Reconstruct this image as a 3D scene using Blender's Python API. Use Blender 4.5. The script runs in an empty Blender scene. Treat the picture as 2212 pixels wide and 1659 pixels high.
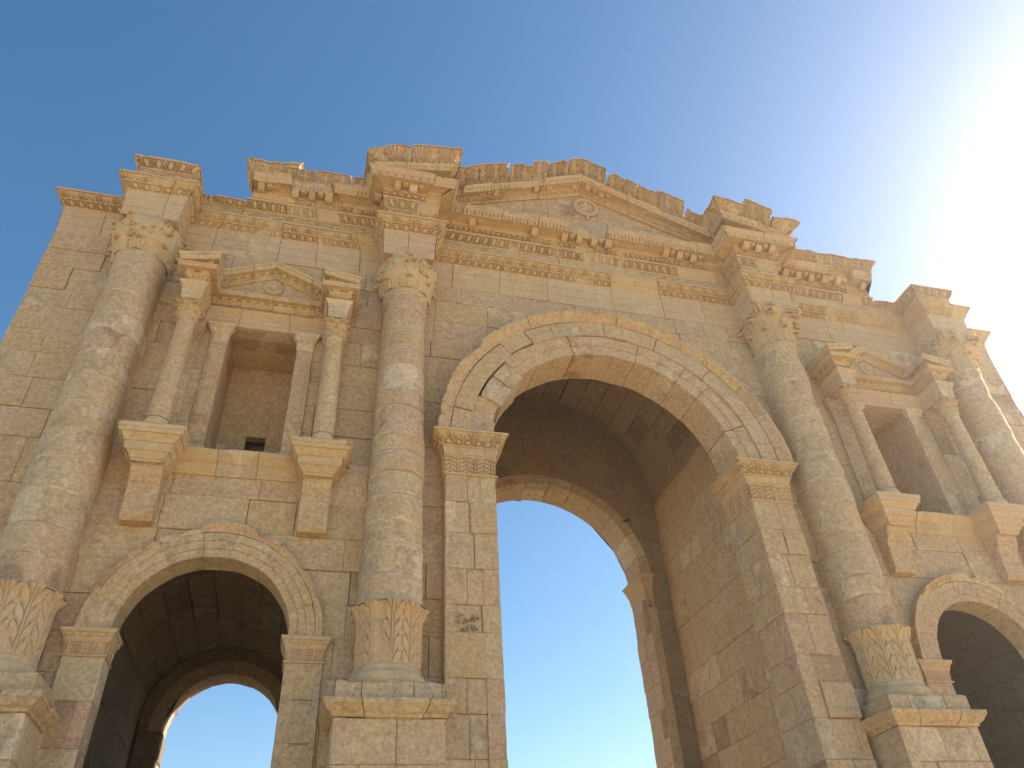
import bpy, math, random
import numpy as np
from mathutils import Matrix, Vector
R = math.radians
scene = bpy.context.scene

# ------------------------------------------------------------------ camera
cam_d = bpy.data.cameras.new('camera'); cam = bpy.data.objects.new('camera', cam_d)
scene.collection.objects.link(cam); scene.camera = cam
YAW, PIT, ROL = 0.2902, 0.6703, -0.0671
_f = Vector((math.sin(YAW)*math.cos(PIT), math.cos(YAW)*math.cos(PIT), math.sin(PIT)))
_r = Vector((math.cos(YAW), -math.sin(YAW), 0)); _u = _r.cross(_f)
_r2 = _r*math.cos(ROL) + _u*math.sin(ROL); _u2 = -_r*math.sin(ROL) + _u*math.cos(ROL)
M = Matrix((_r2, _u2, -_f)).transposed().to_4x4(); M.translation = Vector((-6.156, -13.008, 1.708))
cam.matrix_world = M
cam_d.sensor_width = 36; cam_d.lens = 36*1648.4/2212; cam_d.clip_start = .05; cam_d.clip_end = 6000

# ------------------------------------------------------------------ sky, sun, exposure
SUN_EL, SUN_AZ = R(28.5), R(77)          # azimuth measured from +Y towards +X
w = bpy.data.worlds.new('World'); scene.world = w; w.use_nodes = True
nt = w.node_tree; nt.nodes.clear()
sky = nt.nodes.new('ShaderNodeTexSky'); sky.sky_type = 'NISHITA'; sky.sun_disc = False
sky.sun_elevation = SUN_EL; sky.sun_rotation = SUN_AZ
sky.air_density = 1.0; sky.dust_density = 1.1; sky.ozone_density = .3; sky.altitude = 500
bg = nt.nodes.new('ShaderNodeBackground'); bg.inputs[1].default_value = .082
wo = nt.nodes.new('ShaderNodeOutputWorld')
hs = nt.nodes.new('ShaderNodeHueSaturation'); hs.inputs['Saturation'].default_value = 1.30; hs.inputs['Hue'].default_value = .495
nt.links.new(sky.outputs[0], hs.inputs['Color']); nt.links.new(hs.outputs[0], bg.inputs[0]); nt.links.new(bg.outputs[0], wo.inputs[0])
sd = bpy.data.lights.new('sun', 'SUN'); sd.energy = 5.0; sd.angle = R(.5); sd.color = (1, .92, .78)
so = bpy.data.objects.new('sun', sd); scene.collection.objects.link(so)
_s = Vector((math.sin(SUN_AZ)*math.cos(SUN_EL), math.cos(SUN_AZ)*math.cos(SUN_EL), math.sin(SUN_EL)))
so.rotation_euler = _s.to_track_quat('Z', 'Y').to_euler(); so.location = _s*60
scene.view_settings.view_transform = 'Standard'; scene.view_settings.look = 'None'
scene.view_settings.exposure = 1.40; scene.view_settings.gamma = 1
scene.cycles.max_bounces = 8; scene.cycles.diffuse_bounces = 6

# ------------------------------------------------------------------ noise
def _hash(i, j, k):
    n = (i*374761393 + j*668265263 + k*2147483647 + 1013904223) & 0x7fffffff
    n = ((n ^ (n >> 13))*1274126177) & 0x7fffffff
    n = (n ^ (n >> 16)) & 0xffffff
    return n/float(0xffffff)
def vnoise(P):
    P = np.asarray(P, float); I = np.floor(P).astype(np.int64); F = P - I; F = F*F*(3-2*F)
    o = 0
    for a in (0, 1):
        for b in (0, 1):
            for c in (0, 1):
                wt = (F[..., 0] if a else 1-F[..., 0])*(F[..., 1] if b else 1-F[..., 1])*(F[..., 2] if c else 1-F[..., 2])
                o = o + wt*_hash(I[..., 0]+a, I[..., 1]+b, I[..., 2]+c)
    return o
def fbm(P, oct=3):
    P = np.asarray(P, float); s = 0; a = .5; t = 0
    for k in range(oct):
        s = s + a*vnoise(P*(2**k) + 17.3*k); t += a; a *= .5
    return s/t
def sstep(a, b, x):
    t = np.clip((x-a)/(b-a), 0, 1); return t*t*(3-2*t)

# ------------------------------------------------------------------ mesh collector
class MB:
    def __init__(s): s.v = []; s.t = []; s.p = []; s.s = []; s.f = []; s.n = 0
    def add(s, V, tint, pat, seed=None):
        V = np.asarray(V, float).reshape(-1, 3); b = s.n; s.v.append(V); m = len(V)
        s.t.append(np.broadcast_to(np.asarray(tint, float), (m,)).copy()); s.p.append(np.broadcast_to(np.asarray(pat, float), (m,)).copy())
        s.s.append(np.broadcast_to(np.asarray(tint if seed is None else seed, float), (m,)).copy()); s.n += m; return b
    def quads(s, Q, smooth=False): s.f.append((np.asarray(Q, np.int64).reshape(-1, 4), smooth))
    def ngon(s, idx, smooth=False): s.f.append((np.asarray(idx, np.int64).reshape(1, -1), smooth))
    def grid(s, G, tint=.4, pat=0., smooth=False, wu=False, seed=None):
        G = np.asarray(G, float); a, b = G.shape[:2]
        T = np.broadcast_to(np.asarray(tint, float), (a, b)).reshape(-1); Pp = np.broadcast_to(np.asarray(pat, float), (a, b)).reshape(-1)
        k = s.add(G, T, Pp, None if seed is None else np.broadcast_to(np.asarray(seed, float), (a, b)).reshape(-1)); I = np.arange(a*b).reshape(a, b) + k
        if wu: I = np.concatenate([I, I[:1]], 0)
        s.quads(np.stack([I[:-1, :-1], I[1:, :-1], I[1:, 1:], I[:-1, 1:]], -1), smooth)
        return I
    def prism(s, rings, tint, pat, smooth=False, cap0=True, cap1=True):
        """rings: list of (n,3) closed loops"""
        G = np.stack(rings); a, b = G.shape[:2]; k = s.add(G, tint, pat); I = np.arange(a*b).reshape(a, b) + k
        J = np.roll(I, -1, 1)
        s.quads(np.stack([I[:-1], J[:-1], J[1:], I[1:]], -1), smooth)
        if cap0: s.ngon(I[0][::-1])
        if cap1: s.ngon(I[-1])
    def box(s, x0, x1, y0, y1, z0, z1, tint=.4, pat=0.):
        a = np.array([(x0, y0, z0), (x1, y0, z0), (x1, y1, z0), (x0, y1, z0)], float); b = a.copy(); b[:, 2] = z1
        s.prism([a, b], tint, pat)
    def build(s, name, mat, parent=None, label=None):
        me = bpy.data.meshes.new(name); V = np.concatenate(s.v)
        me.vertices.add(len(V)); me.vertices.foreach_set('co', V.astype(np.float32).ravel())
        li = []; st = []; tt = []; sm = []; c = 0
        for F, smo in s.f:
            n, k = F.shape; li.append(F.ravel()); st.append(c + np.arange(n)*k); tt.append(np.full(n, k)); sm.append(np.full(n, smo)); c += n*k
        li = np.concatenate(li); st = np.concatenate(st); tt = np.concatenate(tt); sm = np.concatenate(sm)
        me.loops.add(len(li)); me.loops.foreach_set('vertex_index', li.astype(np.int32))
        me.polygons.add(len(st)); me.polygons.foreach_set('loop_start', st.astype(np.int32)); me.polygons.foreach_set('loop_total', tt.astype(np.int32))
        me.polygons.foreach_set('use_smooth', sm.astype(bool))
        me.update(calc_edges=True); me.validate()
        for nm, arr in (('tint', s.t), ('pat', s.p), ('seed', s.s)):
            A = me.attributes.new(nm, 'FLOAT', 'POINT'); A.data.foreach_set('value', np.concatenate(arr).astype(np.float32))
        me.materials.append(mat)
        o = bpy.data.objects.new(name, me); scene.collection.objects.link(o)
        if parent is not None: o.parent = parent
        if label: o['label'] = label
        return o

# ------------------------------------------------------------------ materials
def stone_material(name, bump=.6, tone=1.0, grit=1.0):
    D = lambda *c: tuple(x*tone for x in c)
    m = bpy.data.materials.new(name); m.use_nodes = True; t = m.node_tree; N = t.nodes; L = t.links
    b = N['Principled BSDF']; b.inputs['Roughness'].default_value = .92; b.inputs['Specular IOR Level'].default_value = .15
    tc = N.new('ShaderNodeTexCoord'); P = tc.outputs['Object']
    a0 = N.new('ShaderNodeAttribute'); a0.attribute_name = 'seed'
    sc_ = N.new('ShaderNodeVectorMath'); sc_.operation = 'SCALE'; sc_.inputs[0].default_value = (31.7, 17.3, 23.9); L.new(a0.outputs['Fac'], sc_.inputs['Scale'])
    ad_ = N.new('ShaderNodeVectorMath'); ad_.operation = 'ADD'; L.new(P, ad_.inputs[0]); L.new(sc_.outputs[0], ad_.inputs[1]); P = ad_.outputs[0]   # every stone has its own veins
    def noise(sc, det=4, rough=.55, vec=P, dist=0):
        n = N.new('ShaderNodeTexNoise'); n.inputs['Scale'].default_value = sc; n.inputs['Detail'].default_value = det
        n.inputs['Roughness'].default_value = rough; n.inputs['Distortion'].default_value = dist; L.new(vec, n.inputs['Vector']); return n.outputs['Fac']
    def rng(v, a, b_, c=0, d=1):
        n = N.new('ShaderNodeMapRange'); n.inputs[1].default_value = a; n.inputs[2].default_value = b_; n.inputs[3].default_value = c; n.inputs[4].default_value = d
        L.new(v, n.inputs[0]); return n.outputs[0]
    def mix(f, a, c, mode='MIX'):
        n = N.new('ShaderNodeMix'); n.data_type = 'RGBA'; n.blend_type = mode
        for i, x in ((0, f), (6, a), (7, c)):
            if isinstance(x, (int, float)): n.inputs[i].default_value = x
            elif isinstance(x, tuple): n.inputs[i].default_value = x + (1,)
            else: L.new(x, n.inputs[i])
        return n.outputs[2]
    def math_(op, a, c):
        n = N.new('ShaderNodeMath'); n.operation = op
        for i, x in ((0, a), (1, c)):
            if isinstance(x, (int, float)): n.inputs[i].default_value = x
            else: L.new(x, n.inputs[i])
        return n.outputs[0]
    at = N.new('ShaderNodeAttribute'); at.attribute_name = 'tint'
    ap = N.new('ShaderNodeAttribute'); ap.attribute_name = 'pat'
    big = noise(.55, 5); mid = noise(2.2, 6, .6); fine = noise(14, 6, .65); fine2 = noise(55, 3, .6)
    tt = math_('ADD', at.outputs['Fac'], rng(mid, .3, .7, -.16, .16))
    cr = N.new('ShaderNodeValToRGB'); e = cr.color_ramp.elements
    cols = [(0, (.36, .25, .15)), (.10, (.545, .375, .26)), (.24, (.54, .39, .25)), (.42, (.53, .395, .235)), (.58, (.575, .45, .28)), (.72, (.43, .335, .225)), (.84, (.66, .545, .39)), (1, (.69, .575, .42))]
    cols = [(p, (c[0]*tone*1.02, c[1]*tone*.985, c[2]*tone*.92)) for p, c in cols]
    e[0].position = 0; e[0].color = cols[0][1] + (1,); e[1].position = 1; e[1].color = cols[-1][1] + (1,)
    for p, c in cols[1:-1]:
        q = e.new(p); q.color = c + (1,)
    L.new(tt, cr.inputs[0]); col = cr.outputs[0]
    col = mix(rng(big, .42, .66, 0, .45), col, D(.55, .42, .31))                    # pinkish grey clouds
    col = mix(rng(noise(1.1, 6, .62), .56, .74, 0, .5), col, D(.52, .36, .19))      # orange weathering
    # rain streaks (stretched along z)
    mp = N.new('ShaderNodeMapping'); mp.inputs['Scale'].default_value = (5.5, 5.5, .45); L.new(P, mp.inputs[0])
    col = mix(rng(noise(1.0, 5, .6, mp.outputs[0]),   .57, .75, 0, .30), col, D(.66, .54, .40))
    mp2 = N.new('ShaderNodeMapping'); mp2.inputs['Scale'].default_value = (1.2, 1.2, 8); L.new(P, mp2.inputs[0])
    col = mix(rng(noise(1.5, 5, .65, mp2.outputs[0]), .56, .75, 0, .35), col, D(.44, .31, .20))
    # patina on carved mouldings
    pm = math_('MULTIPLY', ap.outputs['Fac'], rng(noise(3.2, 6, .62), .34, .62, .15, 1))
    col = mix(pm, col, D(.54, .365, .17))
    # mottling and pits
    col = mix(.75*grit, col, mix(rng(fine, .25, .75), (.58, .565, .55), (1.36, 1.36, 1.37)), 'MULTIPLY')
    col = mix(.6*grit, col, mix(rng(noise(36, 3, .7), .3, .7), (.72, .71, .70), (1.25, 1.25, 1.25)), 'MULTIPLY')
    col = mix(.45*grit, col, mix(rng(noise(4.5, 5, .6), .3, .7), (.80, .785, .77), (1.17, 1.17, 1.18)), 'MULTIPLY')
    vo = N.new('ShaderNodeTexVoronoi'); vo.inputs['Scale'].default_value = 16; L.new(P, vo.inputs['Vector'])
    pit = math_('MULTIPLY', rng(vo.outputs['Distance'], .1, .2, 1, 0), rng(mid, .5, .62))
    col = mix(math_('MULTIPLY', pit, .55), col, (.16, .10, .06))
    L.new(col, b.inputs['Base Color'])
    hh = math_('ADD', math_('MULTIPLY', fine, .7), math_('MULTIPLY', fine2, .28)); hh = math_('ADD', hh, math_('MULTIPLY', mid, .9)); hh = math_('SUBTRACT', hh, math_('MULTIPLY', pit, .6))
    bp = N.new('ShaderNodeBump'); bp.inputs['Strength'].default_value = bump; bp.inputs['Distance'].default_value = .035
    L.new(hh, bp.inputs['Height']); L.new(bp.outputs[0], b.inputs['Normal'])
    return m
STONE = stone_material('weathered_limestone', .7, 1.05)
CARVED = stone_material('carved_limestone', .25, 1.08, .5)
DARKER = stone_material('darker_limestone', .8, .66)  # the same stone colours scaled darker, for the passage vault and back wall
BLACK = stone_material('darkest_limestone', .8, .36)  # the same stone colours scaled darkest, for the side passages
def plain(name, c, rough=.9, sc=8, var=.25):
    m = bpy.data.materials.new(name); m.use_nodes = True; t = m.node_tree; b = t.nodes['Principled BSDF']; b.inputs['Roughness'].default_value = rough
    b.inputs['Specular IOR Level'].default_value = .1
    n = t.nodes.new('ShaderNodeTexNoise'); n.inputs['Scale'].default_value = sc; n.inputs['Detail'].default_value = 6
    cr = t.nodes.new('ShaderNodeValToRGB'); cr.color_ramp.elements[0].color = tuple(x*(1-var) for x in c) + (1,); cr.color_ramp.elements[1].color = tuple(min(1, x*(1+var)) for x in c) + (1,)
    cr.color_ramp.elements[0].position = .3; cr.color_ramp.elements[1].position = .7
    tc = t.nodes.new('ShaderNodeTexCoord'); t.links.new(tc.outputs['Object'], n.inputs['Vector'])
    t.links.new(n.outputs['Fac'], cr.inputs[0]); t.links.new(cr.outputs[0], b.inputs['Base Color']); return m
GROUND = plain('pale_gravel', (.53, .415, .265), .95, .6, .15)
REAR_DARK = plain('darkened_rear_ground', (.085, .075, .05), .95, .8, .3)  # colour made dark to cut light bounced into the passages
INK = plain('faded_purple_scrawl', (.33, .22, .18), .9, 30, .3)
DARK = plain('dark_scratches', (.07, .04, .025), .9, 30, .3)

rs = np.random.RandomState(7)
def rtint():
    r = rs.rand()
    if r < .80: return float(np.clip(rs.normal(.38, .15), .10, .64))
    if r < .92: return float(rs.uniform(.68, .76))
    if r < .96: return float(rs.uniform(.82, .92))
    return float(rs.uniform(-.12, .0))

# ------------------------------------------------------------------ ashlar masonry
def resample(poly, step):
    out = []; n = len(poly)
    for i in range(n):
        a = np.array(poly[i], float); b = np.array(poly[(i+1) % n], float); d = np.hypot(*(b-a)); k = max(1, int(math.ceil(d/step)))
        for j in range(k): out.append(a + (b-a)*j/k)
    return np.array(out)
def area(p): x, y = p[:, 0], p[:, 1]; return .5*np.sum(x*np.roll(y, -1) - y*np.roll(x, -1))
def block(mb, poly, mapf, depth=.3, off=0., tint=.4, pat=0., joint=.0022, cham=.012, step=.14):
    p = np.array(poly, float)
    if area(p) < 0: p = p[::-1]
    if area(p) < .006: return
    p = resample(p, step); nx, pv = np.roll(p, -1, 0), np.roll(p, 1, 0)
    def nrm(d):
        l = np.hypot(d[:, 0], d[:, 1]); l[l < 1e-9] = 1; return np.stack([-d[:, 1]/l, d[:, 0]/l], 1)
    n = nrm(nx-p) + nrm(p-pv); l = np.maximum(np.sum(n*nrm(p-pv), 1), .35)[:, None]; n = n/l     # inward mitre
    big = area(p) > .05
    q0 = p + n*joint
    chips = rs.rand(len(p))**4
    q1 = q0 + n*(cham*(.35 + rs.rand(len(p))*.5 + chips*2.2))[:, None] if big else q0 + n*.004
    o = lambda q, h: mapf(q[:, 0], q[:, 1], np.full(len(q), h))
    mb.prism([o(q0, -depth), o(q0, off - cham*.8), o(q1, off)], tint, pat, cap0=False)
def ashlar(mb, u0, u1, courses, mapf, clip=None, lr=(.75, 1.5), depth=.3, amp=.011, patf=None, tintf=None, cham=.013, splits=None, joint=.0022):
    for ci in range(len(courses)-1):
        v0, v1 = courses[ci], courses[ci+1]
        if splits is not None: us = [u0] + splits(ci) + [u1]
        else:
            us = [u0]; x = u0 + rs.uniform(.35, 1)*lr[1]
            while x < u1 - lr[0]*.55: us.append(x); x += rs.uniform(*lr)
            us.append(u1)
        for a, b in zip(us[:-1], us[1:]):
            polys = [[(a, v0), (b, v0), (b, v1), (a, v1)]]
            if clip: polys = clip(a, b, v0, v1)
            t = rtint(); off = rs.normal(0, amp); pt = max(0, rs.normal(.05, .2))
            if tintf: t = tintf(a, b, v0, v1, t)
            if patf: pt = patf((a+b)/2, (v0+v1)/2, pt)
            for q in polys: block(mb, q, mapf, depth, off, t, pt, joint*(3.5 if joint < .003 and rs.rand() < .07 else 1), cham)
def rect_minus(r, h):
    a, b, c, d = r; x0, x1, z0, z1 = h
    if b <= x0 or a >= x1 or d <= z0 or c >= z1: return [r]
    o = []
    if a < x0: o.append((a, x0, c, d))
    if b > x1: o.append((x1, b, c, d))
    xa, xb = max(a, x0), min(b, x1)
    if c < z0: o.append((xa, xb, c, z0))
    if d > z1: o.append((xa, xb, z1, d))
    return o
def arch_clip(r, xc, Rr, zs):
    """rect minus an arched opening -> polygons"""
    out = []; a, b, c, d = r
    parts = []
    if c < zs < d: parts = [(a, b, c, zs), (a, b, zs, d)]
    else: parts = [r]
    for a, b, c, d in parts:
        if d <= zs + 1e-9:
            for q in rect_minus((a, b, c, d), (xc-Rr, xc+Rr, -99, zs+1)): out.append([(q[0], q[2]), (q[1], q[2]), (q[1], q[3]), (q[0], q[3])])
            continue
        halves = [(a, b)] if not (a < xc < b) else [(a, xc), (xc, b)]
        f = lambda x: zs + math.sqrt(max(0, Rr*Rr - (x-xc)**2)) if abs(x-xc) < Rr else -99
        for p, q in halves:
            if c >= zs + Rr or p >= xc+Rr or q <= xc-Rr: out.append([(p, c), (q, c), (q, d), (p, d)]); continue
            # x samples where the curve is below the block top
            xs = set(np.linspace(p, q, max(3, int((q-p)/.06)+2)))
            for zz in (c, d):
                dd = Rr*Rr - (zz-zs)**2
                if dd > 0:
                    for sg in (-1, 1):
                        x = xc + sg*math.sqrt(dd)
                        if p < x < q: xs.add(x)
            for x in (xc-Rr, xc+Rr):
                if p < x < q: xs.add(x)
            xs = [x for x in sorted(xs) if f(x) <= d + 1e-6]
            if len(xs) < 2: continue
            lo = [(x, max(c, f(x))) for x in xs]
            out.append(lo + [(xs[-1], d), (xs[0], d)])
    return out
def multi_clip(rects=(), arches=()):
    def f(a, b, c, d):
        R_ = [(a, b, c, d)]
        for h in rects:
            R_ = [q for r in R_ for q in rect_minus(r, h)]
        P_ = []
        for r in R_:
            hit = [A for A in arches if r[1] > A[0]-A[1] and r[0] < A[0]+A[1] and r[2] < A[2]+A[1]]
            if hit: P_ += arch_clip(r, *hit[0])
            else: P_.append([(r[0], r[2]), (r[1], r[2]), (r[1], r[3]), (r[0], r[3])])
        return P_
    return f
def clip_half(poly, a, b, c):      # keep a*x+b*z<=c
    o = []; n = len(poly)
    for i in range(n):
        p, q = poly[i], poly[(i+1) % n]; fp = a*p[0]+b*p[1]-c; fq = a*q[0]+b*q[1]-c
        if fp <= 0: o.append(p)
        if fp*fq < 0: t = fp/(fp-fq); o.append((p[0]+(q[0]-p[0])*t, p[1]+(q[1]-p[1])*t))
    return o
def front(y): return lambda u, v, n: np.stack([u, np.full_like(u, y) - n, v], 1)
def courses(a, b, h=.62, j=.12):
    n = max(1, round((b-a)/h)); c = np.linspace(a, b, n+1); c[1:-1] += rs.uniform(-j, j, n-1)*h; return list(c)

# ------------------------------------------------------------------ carved patterns: height(s, v, width)
def P_flat(s, v, w): return np.zeros(np.broadcast(s, v).shape)
def hard(x, c=.5, e=.10): return sstep(c-e, c+e, x)
def P_egg(p, a):
    def f(s, v, w):
        c = (s/p) % 1 - .5; x = c*p; y = (v-.5)*w
        d = np.sqrt((x/(.235*p))**2 + (y/(.44*w))**2)
        core = np.where(d < 1, .25 + .9*np.sqrt(np.clip(1-d*d, 0, 1)), 0)
        ring = hard(d, 1.25, .06)*hard(-d, -1.62, .06)*.75*(v < .9)
        dart = hard(-np.abs(np.abs(c)-.5), -.045, .015)*.7
        return a*(np.maximum(np.maximum(core, ring), dart)*1.15 - .75)
    return f
def P_anth(p, a):
    def f(s, v, w):
        def pal(c, R_, n):
            x = c*p; y = v*w + .10*w; r = np.hypot(x, y)/w; th = np.arctan2(x, y)
            k = th/(np.pi*.95)*n; fr = np.abs(k - np.round(k))
            m = hard(-fr, -.33, .06)*hard(-r, -R_*(1-.22*np.abs(th)), .05)*hard(r, .26, .04)
            return m + hard(-r, -.22, .04)*.9
        c1 = (s/p) % 1 - .5; c2 = (s/p + .5) % 1 - .5
        return a*(np.maximum(pal(c1, 1.08, 7), pal(c2, .72, 4)*.85) - .65)
    return f
def P_fan(p, a, k=3.0):
    """tall acanthus leaves of a gutter stone: ribs rise from the foot and spread outwards"""
    def f(s, v, w):
        cell = np.floor(s/p).astype(np.int64); r1 = _hash(cell, 3, 5)
        def leaf(c, hgt, kk):
            vv = np.clip(v/hgt, 0, 1.3); half = .09 + .41*np.clip(vv, 0, 1)**1.5
            q = c/half; k_ = q*kk; fr = np.abs(k_ - np.round(k_))
            tip = 1.0 - .16*q*q - .14*(fr*2)**2
            env = hard(-np.abs(q), -1.02, .06)*hard(-vv, -tip, .05)
            rib = hard(-fr, -.36, .07)
            return env*(.30 + .70*rib*(.75+.25*np.cos(np.pi*fr*2))), env
        c1 = (s/p) % 1 - .5; c2 = (s/p + .5) % 1 - .5
        A, e1 = leaf(c1, 1.0, 3.0); B, e2 = leaf(c2, .66, 2.0)
        eye = np.exp(-((np.abs(c1)-.30)/.035)**2 - ((v-.45)/.10)**2) + np.exp(-((np.abs(c1)-.16)/.03)**2 - ((v-.22)/.09)**2)
        return a*(np.maximum(A, B*.85) - .9*eye - .70)
    return f
def P_leaf(p, a):
    """upright acanthus leaf with midrib, sickle side lobes and drilled eyes"""
    def f(s, v, w):
        c = (s/p) % 1 - .5; ac = np.abs(c)*2
        q = v*4.1 - np.clip(ac, 0, 1)**.5*1.25 + .1; fr = q % 1
        edge_ = .70 + .28*np.sin(np.pi*fr)
        env = hard(-ac, -edge_, .05)
        slit = hard(-np.minimum(fr, 1-fr), -.09, .04)*hard(ac, .16, .03)
        sub = np.abs(((fr*3) % 1) - .5)*2
        mid = hard(-ac, -.10, .03)*1.1; mg = hard(-np.abs(ac-.13), -.03, .02)
        eye = np.exp(-((fr-.10)/.10)**2 - ((ac-.62)/.13)**2)
        return a*(env*(.62 + .25*sub**.5)*(1-slit*.9) + mid*.35 - mg*.5 - eye*.9*env - .62)
    return f
def P_scroll(p, a):
    def f(s, v, w):
        cell = np.floor(s/p).astype(np.int64); c = (s/p) % 1 - .5; sg = np.where(cell % 2 == 0, 1., -1.)
        x = c*p; y = (v-.5)*w*sg; r = np.hypot(x, y)/w; th = np.arctan2(y, x)
        spi = hard(.5 + .5*np.cos(th - 2*np.pi*r/.24), .5, .2); ro = hard(-r, -.11, .03)
        lf = hard(.5 + .5*np.cos(6*th + 10*r), .42, .2)
        inn = hard(-r, -.50, .03)
        out = hard(.5+.5*np.cos(2*np.pi*(c*7 + v*2.0*sg)), .5, .2)
        return a*(np.where(r < .50, np.maximum(spi*.9, lf*.45*(r > .25)), out*.9) + ro*.3 - .65)
    return f
def P_tongue(p, a):
    def f(s, v, w):
        c = np.abs((s/p) % 1 - .5); return a*(hard(-c, -.33, .05)*hard(v, .12, .05)*hard(-v, -.96, .03) + hard(-np.abs(c-.5), -.05, .02)*.8 - .6)
    return f
def P_dent(p, a):
    def f(s, v, w):
        c = (s/p) % 1; return -a*((c > .55) & (v > .05) & (v < .97))
    return f
def P_bead(p, a):
    def f(s, v, w):
        c = (s/p) % 1 - .5; return a*(1.3*np.sqrt(np.clip(1 - (c/.36)**2 - ((v-.5)/.5)**2, 0, 1)) - .4)
    return f

# ------------------------------------------------------------------ moulding sweep
RELIEF = 1.0; SEG = 0
def band(o0, z0, o1, z1, n=1, f=None, pat=.0): return (o0, z0, o1, z1, n, f, pat)
def sweep(mb, path, bands, ds=.022, back=.4, blk=(.9, 1.9), dmg=.25, joints=True, hm=None, wear=.03, groove=.02, tint=None, patk=1.0, lostp=.12, edge=.5, topback=None, off=.006, brk=0.):
    P = [np.array(p + (0,) if len(p) == 2 else p, float) for p in path]; n = len(P)
    nr = []
    for i in range(n-1):
        d = P[i+1][:2]-P[i][:2]; d /= np.hypot(*d); nr.append(np.array([d[1], -d[0]]))
    mt = []
    for i in range(n):
        if i == 0: mt.append(nr[0])
        elif i == n-1: mt.append(nr[-1])
        else: mt.append((nr[i-1]+nr[i])/max(.3, 1+nr[i-1]@nr[i]))
    rows_o, rows_z, rows_f, rows_v, rows_w, rows_pat, rows_n = [], [], [], [], [], [], []
    bd = list(bands)
    for (o0, z0, o1, z1, k, f, pt) in bd:
        if hasattr(o0, '__len__'):       # curved band: o0 = list of (o, z)
            Q = np.array(o0, float); dd = np.gradient(Q, axis=0); ll = np.hypot(dd[:, 0], dd[:, 1]); cl = np.concatenate([[0], np.cumsum(np.hypot(*np.diff(Q, axis=0).T))])
            for j in range(len(Q)):
                rows_o.append(Q[j, 0]); rows_z.append(Q[j, 1]); rows_f.append(f); rows_v.append(cl[j]/cl[-1]); rows_w.append(cl[-1]); rows_pat.append(pt); rows_n.append((dd[j, 1]/ll[j], -dd[j, 0]/ll[j]))
            continue
        wd = math.hypot(o1-o0, z1-z0); nn = ((z1-z0)/wd, -(o1-o0)/wd)
        for j in range(k+1):
            t = j/k; rows_o.append(o0+(o1-o0)*t); rows_z.append(z0+(z1-z0)*t); rows_f.append(f); rows_v.append(t); rows_w.append(wd); rows_pat.append(pt); rows_n.append(nn)
    O, Z = np.array(rows_o), np.array(rows_z); NN = np.array(rows_n); PT = np.array(rows_pat)
    zmax = Z.max(); zmin = Z.min()
    s_abs = rs.uniform(0, 5)
    for i in range(n-1):
        Lx = np.linalg.norm(P[i+1]-P[i]); m = max(2, int(Lx/ds))
        ss = list(np.linspace(0, Lx, m+1)); cuts = []
        if joints:
            x = rs.uniform(*blk)*rs.uniform(.5, 1)
            while x < Lx - blk[0]*.35: cuts.append(x); x += rs.uniform(*blk)
            for c in cuts:
                ss = [q for q in ss if abs(q-c) > .012]; ss += [c-.009, c-.005, c+.005, c+.009]
        ss = np.array(sorted(ss)); S = ss[:, None]
        bi = np.searchsorted(np.array(cuts), ss) if cuts else np.zeros(len(ss), int)
        nb = len(cuts)+1
        bt = np.array([tint if tint is not None else (np.clip(rs.normal(.40, .11), .12, .64) if rs.rand() < .92 else rs.uniform(.68, .78)) for _ in range(nb)]); bo = rs.normal(0, off, nb)
        bdmg = np.clip(rs.rand(nb)**2*dmg*2, 0, .8); bdmg[rs.rand(nb) < lostp] = 1.
        bp_ = np.clip(rs.normal(.8, .16, nb), .3, 1.1)*patk
        A = np.concatenate([P[i][None, :2] + mt[i][None]*O[:, None], (P[i][2] + Z)[:, None]], 1)
        B = np.concatenate([P[i+1][None, :2] + mt[i+1][None]*O[:, None], (P[i+1][2] + Z)[:, None]], 1)
        T = (ss/Lx)[:, None, None]; G = A[None] + (B-A)[None]*T
        if brk and Lx > 2:
            kb = np.where(rs.rand(nb) < brk, rs.uniform(.35, .95, nb), 0)[bi]*(.75 + .5*(fbm(np.stack([s_abs+ss, ss*0, ss*0+i], -1)*5, 2)-.5))
            cut_ = np.clip(O-.20, 0, None)[None]*kb[:, None]; nxy = np.array(nr[i]); G[..., 0] -= cut_*nxy[0]; G[..., 1] -= cut_*nxy[1]
        if hm is not None:
            global SEG; SEG = i
            h = hm(s_abs + ss, ss/Lx)[:, None]
            base = (P[i][2] + (P[i+1][2]-P[i][2])*ss/Lx)[:, None]
            G[..., 2] = base + zmin + (G[..., 2]-base-zmin)*h
        Wd = np.zeros((len(ss), len(O)))
        for r in range(len(O)):
            if rows_f[r] is not None: Wd[:, r] = RELIEF*rows_f[r](s_abs + ss, rows_v[r], rows_w[r])
        ero = fbm(G*1.9, 4); ero2 = fbm(G*9., 3)
        keep = np.clip(1 - bdmg[bi][:, None] - sstep(.60, .76, ero)*edge*1.5, .12, 1)
        Wd = Wd*keep + bo[bi][:, None]
        outm = np.clip((O - O.min())/(max(O.max()-O.min(), .05)), 0, 1)[None]
        Wd = Wd - wear*(.3+outm)*(sstep(.60, .72, ero)*1.0 + (bdmg[bi] > .9)[:, None]*.6 + (ero2-.5)*.35)
        if cuts:
            for c in cuts:
                msk = np.abs(ss-c) < .0056; Wd[msk] -= groove
        nx, ny = nr[i]
        N3 = np.stack([nx*NN[:, 0], ny*NN[:, 0], NN[:, 1]], 1)
        G = G + N3[None]*Wd[..., None]
        # closing rows to the back
        ob = O[0] if O[0] < -.2 else -back
        bk = []
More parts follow.
